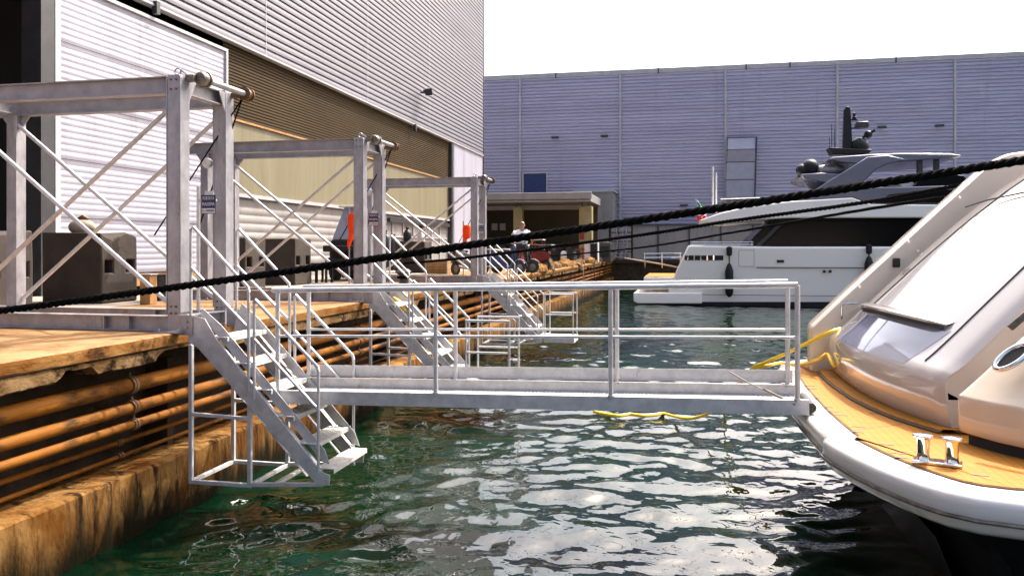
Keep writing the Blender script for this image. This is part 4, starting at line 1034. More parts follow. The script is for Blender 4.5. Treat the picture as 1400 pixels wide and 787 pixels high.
# ================================================================== FAR YACHT
YP = 39.5; BW = 6.4
fy_ = thing('motor_yacht', 'white and grey motor yacht moored at the far end with dark windows and radar mast', 'yacht', (8, YP+BW/2, 0))
def PP(pts, Y): return [(W(x, y, Y=Y).x, W(x, y, Y=Y).z) for x, y in pts]
def yprism(name, pts, m, ins, parent=None, bevel=.05, Yp=None, fy=None):
    Yp = YP+ins; b = MB(); b.prism(PP(pts, Yp), Yp, YP+BW-ins, fy); return b.build(name, m, parent or fy_, bevel=bevel)
XE = 1350
hull_pts = [(914,419),(914,390),(921,384),(924,371),(941,335),(1058,337),(1240,337),(XE,337),(XE,419)]
yprism('hull', hull_pts, M['gelfar'], 0, bevel=.09, fy=lambda z: .35*max(0, 1-z/1.3)**1.5)
xr = W(XE, 337, Y=YP).x; rows = []
for i in range(14):
    t = i/13; x = xr+.0+(15*t); hwd = (BW/2)*math.sqrt(max(0, 1-t**2.2)); zt = 2.82+1.0*t*t
    rows.append([(x+.9*k/5*t*2, YP+BW/2-hwd*(.72+.28*k/5), -.5+(zt+.5)*k/5) for k in range(6)]+[(x+.9*t*2, YP+BW/2+hwd, zt)]+[(x+.9*k/5*t*2, YP+BW/2+hwd*(.72+.28*k/5), -.5+(zt+.5)*k/5) for k in range(4,-1,-1)])
b = MB(); b.grid(rows, True); b.build('bow', M['gelfar'], fy_)
yprism('boot_stripe', [(905,413),(905,421),(XE,421),(XE,413)], M['darkgrey'], -.012, bevel=0, fy=lambda z: .33*max(0, 1-z/1.3)**1.5)
yprism('swim_platform', [(866,400),(866,412),(872,415),(960,415),(960,400)], M['gelfar'], -.05, bevel=.05)
yprism('stern_platform', [(880,379),(880,385),(925,385),(925,379)], M['gelfar'], .3, bevel=.03)
b = MB(); a = PP([(881, 378.5), (925, 378.5)], YP+.35); b.box((a[0][0], YP+.4, a[0][1]-.03), (a[1][0], YP+BW-.4, a[0][1]+.02)); b.build('teak_deck', M['teak'], fy_)
yprism('saloon', [(1020,337),(1032,322),(1052,304),(1064,298),(XE,296),(XE,337)], M['glass'], .45, bevel=.05)
yprism('saloon_frame', [(1033,336),(1062,308),(1068,308),(1040,336)], M['darkgrey'], .435, bevel=0)
yprism('side_window', [(1042,336),(1070,309),(1100,302),(1262,300),(1290,336)], M['glass'], .40, bevel=.03)
yprism('upper_deck', [(956,301),(985,291),(1020,283),(1080,275),(1165,270),(1192,279),(XE,280),(XE,297),(1080,298),(1040,300),(1000,304),(962,304)], M['gelfar'], .0, bevel=.06)
yprism('flybridge', [(1078,275.5),(1112,261),(1160,257),(1250,255),(1310,253),(1330,262),(1345,279),(1192,278),(1166,269)], M['gelgrey'], .15, bevel=.05)
yprism('fly_window', [(1196,277.5),(1216,266),(1262,260),(1320,259),(1334,277.5)], M['glass'], .13, bevel=0)
yprism('windscreen', [(1252,254),(1258,243),(1300,238),(1318,240),(1330,254)], M['glass'], .6, bevel=.04)
yprism('helm_box', [(1232,256),(1232,247),(1250,246),(1250,256)], M['gelfar'], 1.2)
for y0, y1 in ((YP+.3, YP+.75), (YP+BW-.75, YP+BW-.3)):
    b = MB(); b.prism(PP([(1112,261),(1130,249),(1186,214.5),(1214,212),(1240,218),(1214,224),(1198,232),(1170,259)], YP+.3), y0, y1); b.build('radar_arch', M['gelgrey'], fy_, bevel=.05)
yprism('hardtop', [(1132,218),(1140,214.5),(1190,211),(1230,209.5),(1300,210),(1315,212),(1312,215),(1270,218),(1215,223),(1170,224),(1150,222)], M['gelgrey'], .5, bevel=.06)
for x in (1258, 1281):
    for y in (YP+.75,):
        p0 = W(x, 241, Y=YP+.75); p1 = W(x, 216, Y=YP+.75); b = MB(); b.box((p0.x-.11, y, p0.z), (p0.x+.11, y+.2, p1.z)); b.build('hardtop_pillar', M['darkgrey'], fy_)
YM = YP+BW/2
def PM(x, y): return W(x, y, Y=YM)
b = MB(); b.prism([(p[0], p[1]) for p in PP([(1131,203),(1190,206),(1184,213),(1136,213)], YM)], YM-.5, YM+.5); ms = b.build('radar_mast', M['blackpaint'], fy_, bevel=.05)
b = MB(); b.prism(PP([(1152,206),(1153,152),(1156,146),(1162,147),(1163,160),(1165,206)], YM), YM-.14, YM+.14); b.build('mast_post', M['blackpaint'], ms, bevel=.03)
b = MB(); b.bar(PM(1158, 164), PM(1172, 164), .1, .06); b.build('mast_arm', M['blackpaint'], ms)
b = MB(); b.bar(PM(1158, 175.5), PM(1176, 175.5), .1, .06); b.build('mast_arm', M['blackpaint'], ms)
b = MB(); b.lathe(PM(1168, 163), [(.1,0),(.1,.1),(.07,.12),(.07,.3),(.02,.32)], 10); b.build('mast_light', M['blackpaint'], ms)
b = MB(); a = PM(1178, 172.5); b.box((a.x-.3, a.y-.3, a.z-.1), (a.x+.3, a.y+.3, a.z+.2)); b.build('radar_scanner', M['darkgrey'], ms, bevel=.06)
b = MB(); a = PM(1187, 184); b.ball(a, .2, 12, 8); b.bar(a+Vector((-.25,0,-.15)), a+Vector((.3,0,.2)), .2, .12); b.build('searchlight', M['blackpaint'], ms)
b = MB(); a = PM(1175, 200); b.ball(a, .44, 18, 12); b.lathe(a+Vector((0,0,-.55)), [(.3,0),(.3,.3)], 14); b.build('satellite_dome', M['blackpaint'], ms)
for x, y0, y1 in ((1137, 204, 170), (1141, 204, 178), (1134, 204, 188)):
    b = MB(); b.tube([PM(x, y0), PM(x, y1)], .018, 6); b.build('antenna', M['darkgrey'], ms)
YS = YP+1.3
b = MB(); b.prism(PP([(1092,240),(1120,238),(1152,240),(1140,247),(1128,252),(1097,246)], YS), YS-.7, YS+3.5); b.build('dome_shelf', M['gelgrey'], fy_, bevel=.05)
for x, y, r in ((1108, 229, .40), (1097, 233, .31)):
    a = W(x, y, Y=YS); b = MB(); b.ball(a, r, 18, 12); b.lathe(a+Vector((0,0,-r*1.1)), [(r*.7,0),(r*.7,r*.5)], 14); b.build('satellite_dome', M['blackpaint'], fy_)
b = MB(); a = W(1134, 232, Y=YS); b.ball(a, .7, 18, 10, (1,.5,.38)); b.tube([W(1122, 236, Y=YS-.3), W(1128, 226, Y=YS-.3), W(1140, 224, Y=YS-.3), W(1150, 234, Y=YS-.3)], .04, 6); b.build('covered_tender', M['galv'], fy_)
# hull fittings
b = MB(); a = W(936, 355, Y=YP-.012); c = W(989, 350, Y=YP-.012); b.box((a.x, YP-.012, a.z-.02), (c.x, YP+.06, c.z+.03)); b.build('hull_slot', M['black'], fy_)
b = MB()
for k in range(5): x = a.x+(c.x-a.x)*(k+.5)/6; b.box((x-.03, YP-.03, a.z-.02), (x+.03, YP-.005, c.z+.03))
b.build('slot_bar', M['chrome'], fy_)
b = MB(); a = W(1034, 365.5, Y=YP-.006); c = W(1330, 366, Y=YP-.006); b.box((a.x, YP-.008, a.z-.02), (c.x, YP+.02, a.z+.02)); a = W(920, 402, Y=YP-.006); b.box((a.x, YP-.008, a.z-.012), (c.x, YP+.02, a.z+.012)); b.build('hull_line', M['seam'], fy_)
b = MB()
for x, y, wv in ((1067, 357, .16), (1127, 371, .06), (1135, 371, .06)): p = W(x, y, Y=YP-.006); b.box((p.x-wv, YP-.012, p.z-.06), (p.x+wv, YP+.02, p.z+.06))
b.build('porthole', M['black'], fy_)
b = MB(); a = W(1010, 342, Y=YP-.006); c = W(1031, 364, Y=YP); 
for z in (a.z, c.z): b.box((a.x, YP-.006, z-.008), (c.x, YP+.01, z+.008))
for x in (a.x, c.x): b.box((x-.008, YP-.006, c.z), (x+.008, YP+.01, a.z))
b.build('hull_gate', M['gelgrey'], fy_)
b = MB()
for yy in (346, 351.5): b.tube([W(880, yy+1, Y=YP+.8), W(932, yy, Y=YP+.8)], .035, 6)
for x in (882, 905, 930): b.tube([W(x, 345, Y=YP+.8), W(x, 366, Y=YP+.8)], .03, 6)
b.build('stern_rail', M['chrome'], fy_)
b = MB()
for x0, x1, yy in ((945, 1030, 331), (945, 1030, 334)): b.tube([W(x0, yy, Y=YP+.15), W(x1, yy, Y=YP+.15)], .018, 6)
for x in (945, 965, 985, 1005, 1028): b.tube([W(x, 329, Y=YP+.15), W(x, 337, Y=YP+.15)], .018, 6)
b.build('side_rail', M['chrome'], fy_)
b = MB(); b.tube([W(985, 272, Y=YP+1), W(1065, 269, Y=YP+1)], .022, 6)
for x in (985, 1000, 1020, 1040, 1062): b.tube([W(x, 271, Y=YP+1), W(x, 285, Y=YP+1)], .018, 6)
b.build('deck_rail', M['chrome'], fy_)
for x, y1 in ((974.5, 228), (979, 236)):
    b = MB(); b.tube([W(x, 291, Y=YP+2), W(x, y1, Y=YP+2)], .045, 8); b.build('whip_antenna', M['white'], fy_)
for x, yt, y0, y1, r, lab in ((997, 337, 360, 406, .19, 'black fender hanging at the stern quarter of the far yacht'), (1188, 334, 350, 378, .2, 'black fender hanging amidships on the far yacht, beside the near yacht wing')):
    p0 = W(x, yt, Y=YP-.22); p1 = W(x, y0, Y=YP-.22); p2 = W(x, y1, Y=YP-.22); L = p1.z-p2.z
    t = thing('fender', lab, 'fender', p1, 'fenders on the far yacht')
    b = MB(); b.lathe((p2.x, p2.y, p2.z), [(.04,0),(r*.6,.06),(r,.22),(r,L-.35),(r*.55,L-.08),(.05,L)], 16); b.build('fender_body', M['blackpaint'], t)
    b = MB(); b.tube([(p1.x, p1.y, p1.z-.05), (p0.x, p0.y+.05, p0.z)], .03, 6); b.lathe((p0.x, p0.y, p0.z-.45), [(.05,0),(.13,.06),(.14,.4),(.05,.46)], 10); b.build('fender_line', M['blackpaint'], t)
# flag
FY = YP+2.2
pb = W(962, 303, Y=FY); pl = W(951, 272, Y=FY)
fg = thing('ensign', 'green white and red ensign drooping at the stern of the far yacht', 'flag', pb)
b = MB(); b.tube([pb, pl], .03, 6); b.build('flag_staff', M['white'], fg)
for m_, quad in ((M['green'], ((952,274.5),(953.5,274.5),(964,290),(956,289))), (M['white'], ((956,289),(964,290),(966,295),(954,294.5))), (M['flagred'], ((954,294.5),(966,295),(966.5,302),(951,301.5)))):
    a0, a1, a2, a3 = [W(x, y, Y=FY) for x, y in quad]; rows = []
    for i in range(7):
        t = i/6; l_ = a0.lerp(a3, t); r_ = a1.lerp(a2, t); rows.append([l_.lerp(r_, k/8)+Vector((0, .09*math.sin(k*1.5+3*t)-.03, 0)) for k in range(9)])
    b = MB(); b.grid(rows, True); o = b.build('flag_band', m_, fg); so = o.modifiers.new('s', 'SOLIDIFY'); so.thickness = .012
rope('stern_line', [W(838, 351, X=QX-.4), W(880, 357, Y=YP+5), W(930, 366, Y=YP+.6)], .05, M['ropepale'], 'pale sagging stern line from the quay to the far yacht', .3, 3, .15)

# ================================================================== PEOPLE
def skinned(name, verts, edges, rad, m, parent, root=0, sub=2, off=(0,0,0)):
    me = bpy.data.meshes.new(name); me.from_pydata(verts, edges, []); o = bpy.data.objects.new(name+'_tmp', me); col.objects.link(o)
    sk = o.modifiers.new('skin', 'SKIN'); sk.use_smooth_shade = True
    for i, r in enumerate(rad):
        d = me.skin_vertices[0].data[i]; d.radius = r if isinstance(r, tuple) else (r, r); d.use_root = (i == root)
    sb = o.modifiers.new('sub', 'SUBSURF'); sb.levels = sub; sb.render_levels = sub
    dg = bpy.context.evaluated_depsgraph_get(); dg.update()
    me2 = bpy.data.meshes.new_from_object(o.evaluated_get(dg)); bpy.data.objects.remove(o)
    me2.name = name; me2.materials.clear(); me2.materials.append(m)
    for pg in me2.polygons: pg.use_smooth = True
    ob = bpy.data.objects.new(name, me2); col.objects.link(ob); ob.parent = parent
    return ob
def join_into(ob, mb):
    bm = bmesh.new(); bm.from_mesh(ob.data); t = bpy.data.meshes.new('t'); t.from_pydata([Vector(p) for p in mb.v], [], mb.f); bm.from_mesh(t)
    for f in bm.faces: f.smooth = True
    bmesh.ops.recalc_face_normals(bm, faces=bm.faces); bm.to_mesh(ob.data); bm.free()
def person(label, loc, rz, J, skin, shirt_m, trouser_m, hair, bald=False, wide=1.0):
    """J: joints in the person's own frame, facing +Y, feet at z = 0"""
    t = thing('person', label, 'person', loc, None, rz)
    V = ['pelvis','waist','chest','neck','head','shoL','elbL','wrL','haL','shoR','elbR','wrR','haR','hipL','knL','anL','toL','hipR','knR','anR','toR']
    E = [('pelvis','waist'),('waist','chest'),('chest','neck'),('neck','head'),('chest','shoL'),('shoL','elbL'),('elbL','wrL'),('wrL','haL'),('chest','shoR'),('shoR','elbR'),('elbR','wrR'),('wrR','haR'),('pelvis','hipL'),('hipL','knL'),('knL','anL'),('anL','toL'),('pelvis','hipR'),('hipR','knR'),('knR','anR'),('anR','toR')]
    rad = dict(pelvis=.14, waist=.135, chest=.15, neck=.058, head=.055, sho=.07, elb=.045, wr=.03, ha=.03, hip=.09, kn=.06, an=.042, to=.035)
    vs_ = [Vector(J[k]) for k in V]; rd = [rad.get(k) or rad[k[:-1]] for k in V]
    body = skinned('body', vs_, [(V.index(a), V.index(c)) for a, c in E], rd, skin, t)
    # head with face, ears, and hands with fingers, all in the one body mesh
    h = Vector(J['head']); fd = Vector(J.get('face', (0, 1, 0))).normalized(); sd = fd.cross(Vector((0,0,1))).normalized()
    mb = MB(); mb.ball(h+Vector((0,0,.09)), .112, 18, 14, (.80 if abs(fd.y) > .7 else .95, .95 if abs(fd.y) > .7 else .80, 1.15))
    mb.ball(h+fd*.10+Vector((0,0,.075)), .02, 8, 6, (.8,.8,1.3)); mb.ball(h+fd*.075+Vector((0,0,-.005)), .035, 10, 8)
    for s in (-1, 1): mb.ball(h+sd*s*.085+Vector((0,0,.08)), .028, 8, 6, (.5,.8,1.2)); mb.ball(h+fd*.088+sd*s*.034+Vector((0,0,.105)), .014, 8, 6)
    mb.ball(h+fd*.096+Vector((0,0,.03)), .02, 8, 6, (1.1,1.1,.4))
    for q in ('L', 'R'):
        wv = Vector(J['wr'+q]); hv = Vector(J['ha'+q]); d = (hv-wv).normalized(); a = d.cross(Vector((0,1,.3))).normalized()
        for k in range(4):
            o0 = hv+a*(k-1.5)*.02; L = (.07,.08,.075,.06)[k]; mb.tube([o0-d*.01, o0+d*L*.5, o0+d*L*.9+d.cross(a)*.02], [.0095,.009,.007], 6)
        o0 = wv.lerp(hv, .5)+a*.035; mb.tube([o0, o0+d*.035+a*.025, o0+d*.065+a*.03], [.011,.010,.008], 6)
    join_into(body, mb)
    # clothes
    g = lambda k, f=1: Vector(J[k])
    sv = [g('pelvis')+Vector((0,0,.0)), g('waist'), g('chest'), g('chest').lerp(g('neck'), .72), g('shoL'), g('shoL').lerp(g('elbL'), .8), g('shoR'), g('shoR').lerp(g('elbR'), .8)]
    sr = [(.185*wide,.16),(.18*wide,.155),(.20*wide,.17),.10*wide,.095,.082,.095,.082]
    skinned('shirt', sv, [(0,1),(1,2),(2,3),(2,4),(4,5),(2,6),(6,7)], sr, shirt_m, t)
    tv = [g('waist').lerp(g('pelvis'), .6), g('pelvis'), g('hipL'), g('knL'), g('anL')+Vector((0,0,.03)), g('hipR'), g('knR'), g('anR')+Vector((0,0,.03))]
    tr = [(.165*wide,.14),(.17*wide,.15),.115,.085,.07,.115,.085,.07]
    skinned('trousers', tv, [(0,1),(1,2),(2,3),(3,4),(1,5),(5,6),(6,7)], tr, trouser_m, t, root=1)
    for q in ('L', 'R'):
        mb = MB(); a_ = g('an'+q); t_ = g('to'+q); mb.tube([a_+(a_-t_).normalized()*.04-Vector((0,0,.03)), a_.lerp(t_, .5)-Vector((0,0,.02)), t_+(t_-a_).normalized()*.03], [.045,.05,.035], 10)
        o = bpy.data.objects.new('shoe', bpy.data.meshes.new('shoe')); o.data.from_pydata([Vector(p) for p in mb.v], [], mb.f); o.data.materials.append(M['blackpaint']); col.objects.link(o); o.parent = t
    mb = MB()
    if bald:
        rows = []
        for i in range(5):
            zz = .03+.10*i/4; r = []
            for k in range(17):
                an = math.pi*(-.05+1.1*k/16); v_ = sd*math.cos(an)*.092-fd*math.sin(an)*.108; r.append(h+v_+Vector((0,0,zz)))
            rows.append(r)
        mb.grid(rows, True)
    else: mb.ball(h-fd*.015+Vector((0,0,.125)), .112, 18, 12, (.93,.97,1.0)); mb.ball(h-fd*.05+Vector((0,0,.07)), .085, 14, 10)
    o = bpy.data.objects.new('hair', bpy.data.meshes.new('hair')); o.data.from_pydata([Vector(p) for p in mb.v], [], mb.f); o.data.materials.append(hair); col.objects.link(o); o.parent = t
    for pg in o.data.polygons: pg.use_smooth = True
    return t
M['greyhair'] = mat('reddish_grey_hair', (.16,.09,.06), (.24,.15,.11), 30, .8)
p = W(576, 320, Y=28.9)
person('young man in white t-shirt and dark trousers standing behind the farthest ballast block', (p.x, 28.9, QZ), R(-62), dict(
    pelvis=(0,0,.95), waist=(0,-.01,1.10), chest=(0,-.03,1.33), neck=(0,.0,1.50), head=(0,.04,1.57), face=(0,1,-.15),
    shoL=(-.19,-.03,1.41), elbL=(-.25,-.08,1.13), wrL=(-.22,.10,.93), haL=(-.20,.17,.88), shoR=(.19,-.03,1.41), elbR=(.26,-.02,1.14), wrR=(.20,.17,1.02), haR=(.17,.24,1.0),
    hipL=(-.10,0,.90), knL=(-.11,.03,.48), anL=(-.12,-.02,.08), toL=(-.14,.16,.04), hipR=(.10,0,.90), knR=(.12,.05,.48), anR=(.13,.02,.08), toR=(.15,.2,.04)),
    M['skin2'], M['shirt'], M['trouser'], M['hair'])
p = W(713, 330, Y=28.0)
person('heavy older man in white shirt seen from behind, bending over the parked scooters', (p.x, 28.0, QZ), R(4), dict(
    pelvis=(0,-.12,.98), waist=(0,-.06,1.14), chest=(0,.03,1.38), neck=(0,.10,1.57), head=(0.01,.13,1.61), face=(0,1,-.3),
    shoL=(-.24,.03,1.43), elbL=(-.38,.12,1.20), wrL=(-.30,.36,1.05), haL=(-.27,.43,1.03), shoR=(.24,.03,1.43), elbR=(.39,.12,1.20), wrR=(.33,.38,1.05), haR=(.30,.45,1.03),
    hipL=(-.12,-.10,.92), knL=(-.17,.02,.50), anL=(-.18,-.06,.08), toL=(-.21,.12,.04), hipR=(.12,-.10,.92), knR=(.18,.04,.50), anR=(.20,-.04,.08), toR=(.23,.14,.04)),
    M['skin'], M['shirt'], M['trouser'], M['greyhair'], bald=True, wide=1.4)

# ================================================================== VEHICLES AND CLUTTER ON THE QUAY
def scooter(label, loc, rz, bodym, seatm):
    t = thing('motor_scooter', label, 'scooter', loc, 'scooters parked on the quay', rz)
    def put(mb, name, m, parent=None, bevel=0):
        o = mb.build(name, m, None, bevel=bevel); o.location = (0,0,0); o.parent = parent or t; return o
    for x in (-.62, .62):
        wv = put(MB().torus((x,0,.23), .17, .055, 'y', 24, 8), 'wheel', M['rubber']); put(MB().lathe((x,0,.23), [(.03,-.05),(.12,-.03),(.12,.03),(.03,.05)], 14, 'y'), 'rim', M['steel_dark'], wv)
    b = MB(); rows = []
    for x, w0, z0, z1 in ((-.85,.05,.55,.66),(-.7,.14,.42,.74),(-.35,.18,.30,.76),(-.05,.17,.24,.68),(.08,.14,.20,.34),(.25,.15,.19,.27),(.38,.15,.20,.34)):
        rows.append([(x, -w0, z0), (x, -w0*.9, z1), (x, w0*.9, z1), (x, w0, z0)])
    b.grid(rows, False, True); put(b, 'body', bodym, bevel=.02)
    b = MB(); rows = []
    for x, w0, z in ((.36,.18,.26),(.42,.20,.5),(.40,.19,.75),(.34,.13,.95)): rows.append([(x+.03, -w0, z), (x+.08, 0, z), (x+.03, w0, z), (x-.03, w0*.8, z), (x-.03, -w0*.8, z)])
    b.grid(rows, True, True); put(b, 'front_shield', bodym)
    b = MB(); b.ball((-.35,0,.78), .28, 16, 8, (1.35,.55,.32)); put(b, 'seat', seatm)
    b = MB(); b.tube([(.62,0,.24),(.42,0,.95)], .03, 8); b.tube([(.28,-.34,1.0),(.38,-.15,1.03),(.40,0,1.0),(.38,.15,1.03),(.28,.34,1.0)], .018, 8)
    hb = put(b, 'handlebar', M['blackpaint']); b = MB(); b.ball((.46,0,.92), .08, 12, 8, (.7,1,1)); put(b, 'headlight', M['inset'], hb)
    b = MB()
    for s in (-1, 1): b.tube([(.34, s*.2, 1.02), (.36, s*.30, 1.2)], .008, 6); b.ball((.36, s*.32, 1.22), .06, 10, 6, (.3,1,.7))
    put(b, 'mirror', M['blackpaint'], hb)
    b = MB(); rows = [[(.62+.27*math.cos(a), -.06, .23+.27*math.sin(a)) , (.62+.29*math.cos(a), 0, .23+.29*math.sin(a)), (.62+.27*math.cos(a), .06, .23+.27*math.sin(a))] for a in np.linspace(.1, 2.6, 10)]
    b.grid(rows, True); put(b, 'mudguard', bodym)
    b = MB(); b.tube([(-.75,-.19,.3),(-.2,-.17,.22)], [.055,.03], 10); put(b, 'exhaust', M['steel_dark'])
    b = MB(); b.box((-.98,-.17,.78),(-.66,.17,1.02)); put(b, 'top_box', M['blackpaint'], bevel=.05)
    return t
scooter('blue scooter parked at the quay edge left of the bending man', (-5.95, 26.0, QZ), R(24), M['blue'], M['blackpaint'])
scooter('black scooter parked just before the bending man', (-5.75, 27.25, QZ), R(8), M['blackpaint'], M['darkgrey'])
scooter('red scooter parked right of the bending man', (-5.85, 31.0, QZ), R(160), M['red'], M['blackpaint'])
scooter('grey scooter parked behind the farthest stair rails', (-6.9, 25.2, QZ), R(70), M['darkgrey'], M['blackpaint'])
# red trolley with tall handle
p = W(744, 368, z=QZ); p.x = min(p.x, QX-.4); p.y = 33
t = thing('hand_trolley', 'red metal hand trolley with upright frame right of the bending man', 'trolley', (p.x, 33, QZ))
x = W(745, 350, Y=33).x
b = MB()
for s in (-.22, .22): b.tube([(x+s, 33, QZ+.12), (x+s, 33, QZ+1.0)], .03, 8)
for z in (.25, .6, 1.0): b.tube([(x-.22, 33, QZ+z), (x+.22, 33, QZ+z)], .025, 8)
b.tube([(x-.22, 33, QZ+1.0), (x-.5, 33.1, QZ+1.02)], .025, 8); b.build('frame', M['red'], t)
for s in (-.28, .28): MB().torus((x+s, 33.05, QZ+.14), .10, .04, 'x', 18, 8).build('wheel', M['rubber'], t)
b = MB(); b.box((x-.25, 32.6, QZ+.03), (x+.25, 33, QZ+.06)); b.build('toe_plate', M['red'], t)
# white folding table behind
t = thing('work_table', 'white topped work table behind the bending man', 'table', W(738, 345, Y=37))
a = W(728, 327, Y=37); c = W(744, 327, Y=37)
b = MB(); b.box((a.x, 36.6, a.z-.04), (c.x, 37.4, a.z)); b.build('table_top', M['white'], t)
for x in (a.x+.05, c.x-.05):
    for y in (36.65, 37.35): MB().bar((x, y, QZ), (x, y, a.z-.041), .04, .04).build('leg', M['darkgrey'], t)
# forklift
fx = W(474, 340, Y=20.5).x
t = thing('forklift', 'dark forklift with sloping glass guard and white roof behind the middle gantry', 'forklift', (fx, 21, QZ))
b = MB(); b.prism([(fx-.42, QZ+.28), (fx+.42, QZ+.28), (fx+.44, QZ+.95), (fx+.36, QZ+1.12), (fx-.36, QZ+1.12), (fx-.44, QZ+.95)], 20.3, 22.2); b.build('body', M['blackpaint'], t, bevel=.05)
b = MB(); b.box((fx-.5, 20.05, QZ+.78), (fx+.5, 20.29, QZ+.95)); b.box((fx-.46, 20.1, QZ+.28), (fx+.46, 20.29, QZ+.62)); b.build('bumper_bar', M['blackpaint'], t, bevel=.03)
b = MB(); b.add([(fx-.40, 20.45, QZ+1.12),(fx+.40, 20.45, QZ+1.12),(fx+.34, 20.85, QZ+2.0),(fx-.22, 20.85, QZ+2.0),(fx-.40, 20.48, QZ+1.12),(fx+.40, 20.48, QZ+1.12),(fx+.34, 20.88, QZ+2.0),(fx-.22, 20.88, QZ+2.0)], [(0,1,2,3),(7,6,5,4),(0,4,5,1),(1,5,6,2),(2,6,7,3),(3,7,4,0)]); b.build('windscreen', M['inset'], t)
b = MB(); b.box((fx-.38, 20.8, QZ+2.0), (fx+.42, 22.0, QZ+2.06)); b.build('roof', M['white'], t, bevel=.02)
b = MB()
for x in (fx-.36, fx+.38): b.bar((x, 21.95, QZ+1.1), (x, 21.95, QZ+2.0), .06, .06)
b.build('guard_post', M['darkgrey'], t)
for x in (fx-.40, fx+.40):
    for y in (20.65, 21.85): MB().lathe((x-.09, y, QZ+.27), [(.10,0),(.26,.01),(.27,.05),(.27,.15),(.26,.19),(.10,.2)], 20, 'x').build('wheel', M['rubber'], t)
b = MB(); b.box((fx-.2, 21.2, QZ+1.12), (fx+.2, 21.6, QZ+1.25)); b.box((fx-.2, 21.55, QZ+1.25), (fx+.2, 21.65, QZ+1.7)); b.build('seat', M['blue'], t, bevel=.03)
# low black stand left of it
p = W(440, 386, z=QZ)
t = thing('trestle', 'low black trestle standing left of the forklift', 'trestle', (p.x, p.y, QZ))
b = MB(); b.box((p.x-.28, p.y-.2, QZ+.42), (p.x+.25, p.y+.2, QZ+.50)); b.build('top', M['blackpaint'], t, bevel=.01)
for x in (-.24, -.06, .2):
    for y in (-.17, .17): MB().bar((p.x+x, p.y+y, QZ), (p.x+x, p.y+y, QZ+.42), .05, .05).build('leg', M['blackpaint'], t)
# brown crate and black bag
p = W(600, 374, z=QZ)
t = thing('wooden_crate', 'brown wooden crate on the quay between the middle and farthest gantries', 'crate', (p.x, p.y, QZ))
b = MB()
for k in range(4): b.box((p.x-.4, p.y-.3, QZ+.02+.115*k), (p.x+.4, p.y+.3, QZ+.12+.115*k))
b.build('boards', M['wood'], t, bevel=.006)
for x in (-.402, .34): MB().box((p.x+x, p.y-.325, QZ), (p.x+x+.06, p.y-.302, QZ+.48)).build('batten', M['ropepale'], t)
p = W(557, 325, Y=27.6)
t = thing('black_bag', 'black upright bag standing on the farthest ballast block', 'bag', (p.x, 27.6, QZ+1.12))
b = MB(); b.lathe((p.x, 27.6, QZ+1.12), [(.13,0),(.15,.05),(.15,.28),(.11,.36),(.05,.42),(.05,.5),(.02,.52)], 16); b.build('bag_body', M['blackpaint'], t)
b = MB(); b.torus((p.x, 27.6, QZ+1.62), .06, .012, 'y', 14, 6); b.build('handle', M['rubber'], t)
# machines near the end of the quay
p = W(808, 358, z=QZ); p.y = min(p.y, 51)
x = W(809, 345, Y=49).x
t = thing('dispenser', 'white cabinet with a black front panel near the end of the quay', 'cabinet', (x, 49, QZ))
MB().box((x-.42, 48.7, QZ), (x+.42, 49.3, QZ+1.3)).build('cabinet_body', M['white'], t, bevel=.03)
b = MB(); b.box((x-.05, 48.66, QZ+.15), (x+.36, 48.698, QZ+1.15)); b.build('front_panel', M['blackpaint'], t)
x = W(827, 345, Y=52).x
t = thing('dispenser', 'dark grey cabinet right of the white one near the end of the quay', 'cabinet', (x, 52, QZ))
MB().box((x-.5, 51.7, QZ), (x+.4, 52.3, QZ+1.25)).build('cabinet_body', M['darkgrey'], t, bevel=.03)
b = MB(); b.box((x-.4, 51.66, QZ+.3), (x+.3, 51.698, QZ+1.0)); b.build('front_panel', M['blackpaint'], t)
x = W(797, 350, Y=46).x
t = thing('hose_stand', 'red hose stand beside the white cabinet', 'stand', (x, 46, QZ))
b = MB(); b.tube([(x, 46, QZ+.02), (x, 46, QZ+.95)], .05, 8); b.bar((x-.55, 46, QZ+.8), (x+.1, 46, QZ+.8), .08, .08); b.box((x-.15, 45.85, QZ), (x+.15, 46.15, QZ+.03)); b.build('frame', M['red'], t)
b = MB(); b.torus((x-.35, 45.95, QZ+.55), .2, .05, 'y', 20, 8); b.build('hose', M['blackpaint'], t)
x = W(781, 350, Y=45).x
t = thing('oil_drum', 'black drum left of the red hose stand', 'drum', (x, 45, QZ))
MB().lathe((x, 45, QZ), [(.28,0),(.29,.02),(.28,.04),(.28,.28),(.295,.3),(.28,.32),(.28,.58),(.295,.6),(.28,.62),(.28,.86),(.29,.88),(.02,.88)], 20).build('drum_body', M['blackpaint'], t)
b = MB(); b.lathe((x-.1, 45, QZ+.88), [(.04,0),(.04,.02),(.01,.021)], 10); b.build('bung', M['galv'], t)
x = W(772, 350, Y=45).x
t = thing('white_barrel', 'small white barrel left of the black drum', 'drum', (x, 45, QZ))
MB().lathe((x, 45, QZ), [(.2,0),(.22,.05),(.23,.35),(.22,.62),(.16,.7),(.02,.71)], 18).build('barrel_body', M['white'], t)
b = MB(); b.lathe((x, 45, QZ+.71), [(.05,0),(.05,.03),(.01,.031)], 10); b.build('cap', M['blackpaint'], t)
x = W(849, 335, Y=55).x
t = thing('steel_rack', 'dark steel rack with hanging hoses at the far corner of the quay', 'rack', (x, 55, QZ))
for s in (-.75, .75):
    for y in (54.7, 55.3): MB().bar((x+s, y, QZ), (x+s, y, QZ+2.4), .1, .1).build('post', M['blackpaint'], t)
for z in (.6, 1.3, 1.9, 2.35): MB().box((x-.8, 54.65, QZ+z), (x+.8, 55.35, QZ+z+.06)).build('shelf', M['blackpaint'], t)
b = MB()
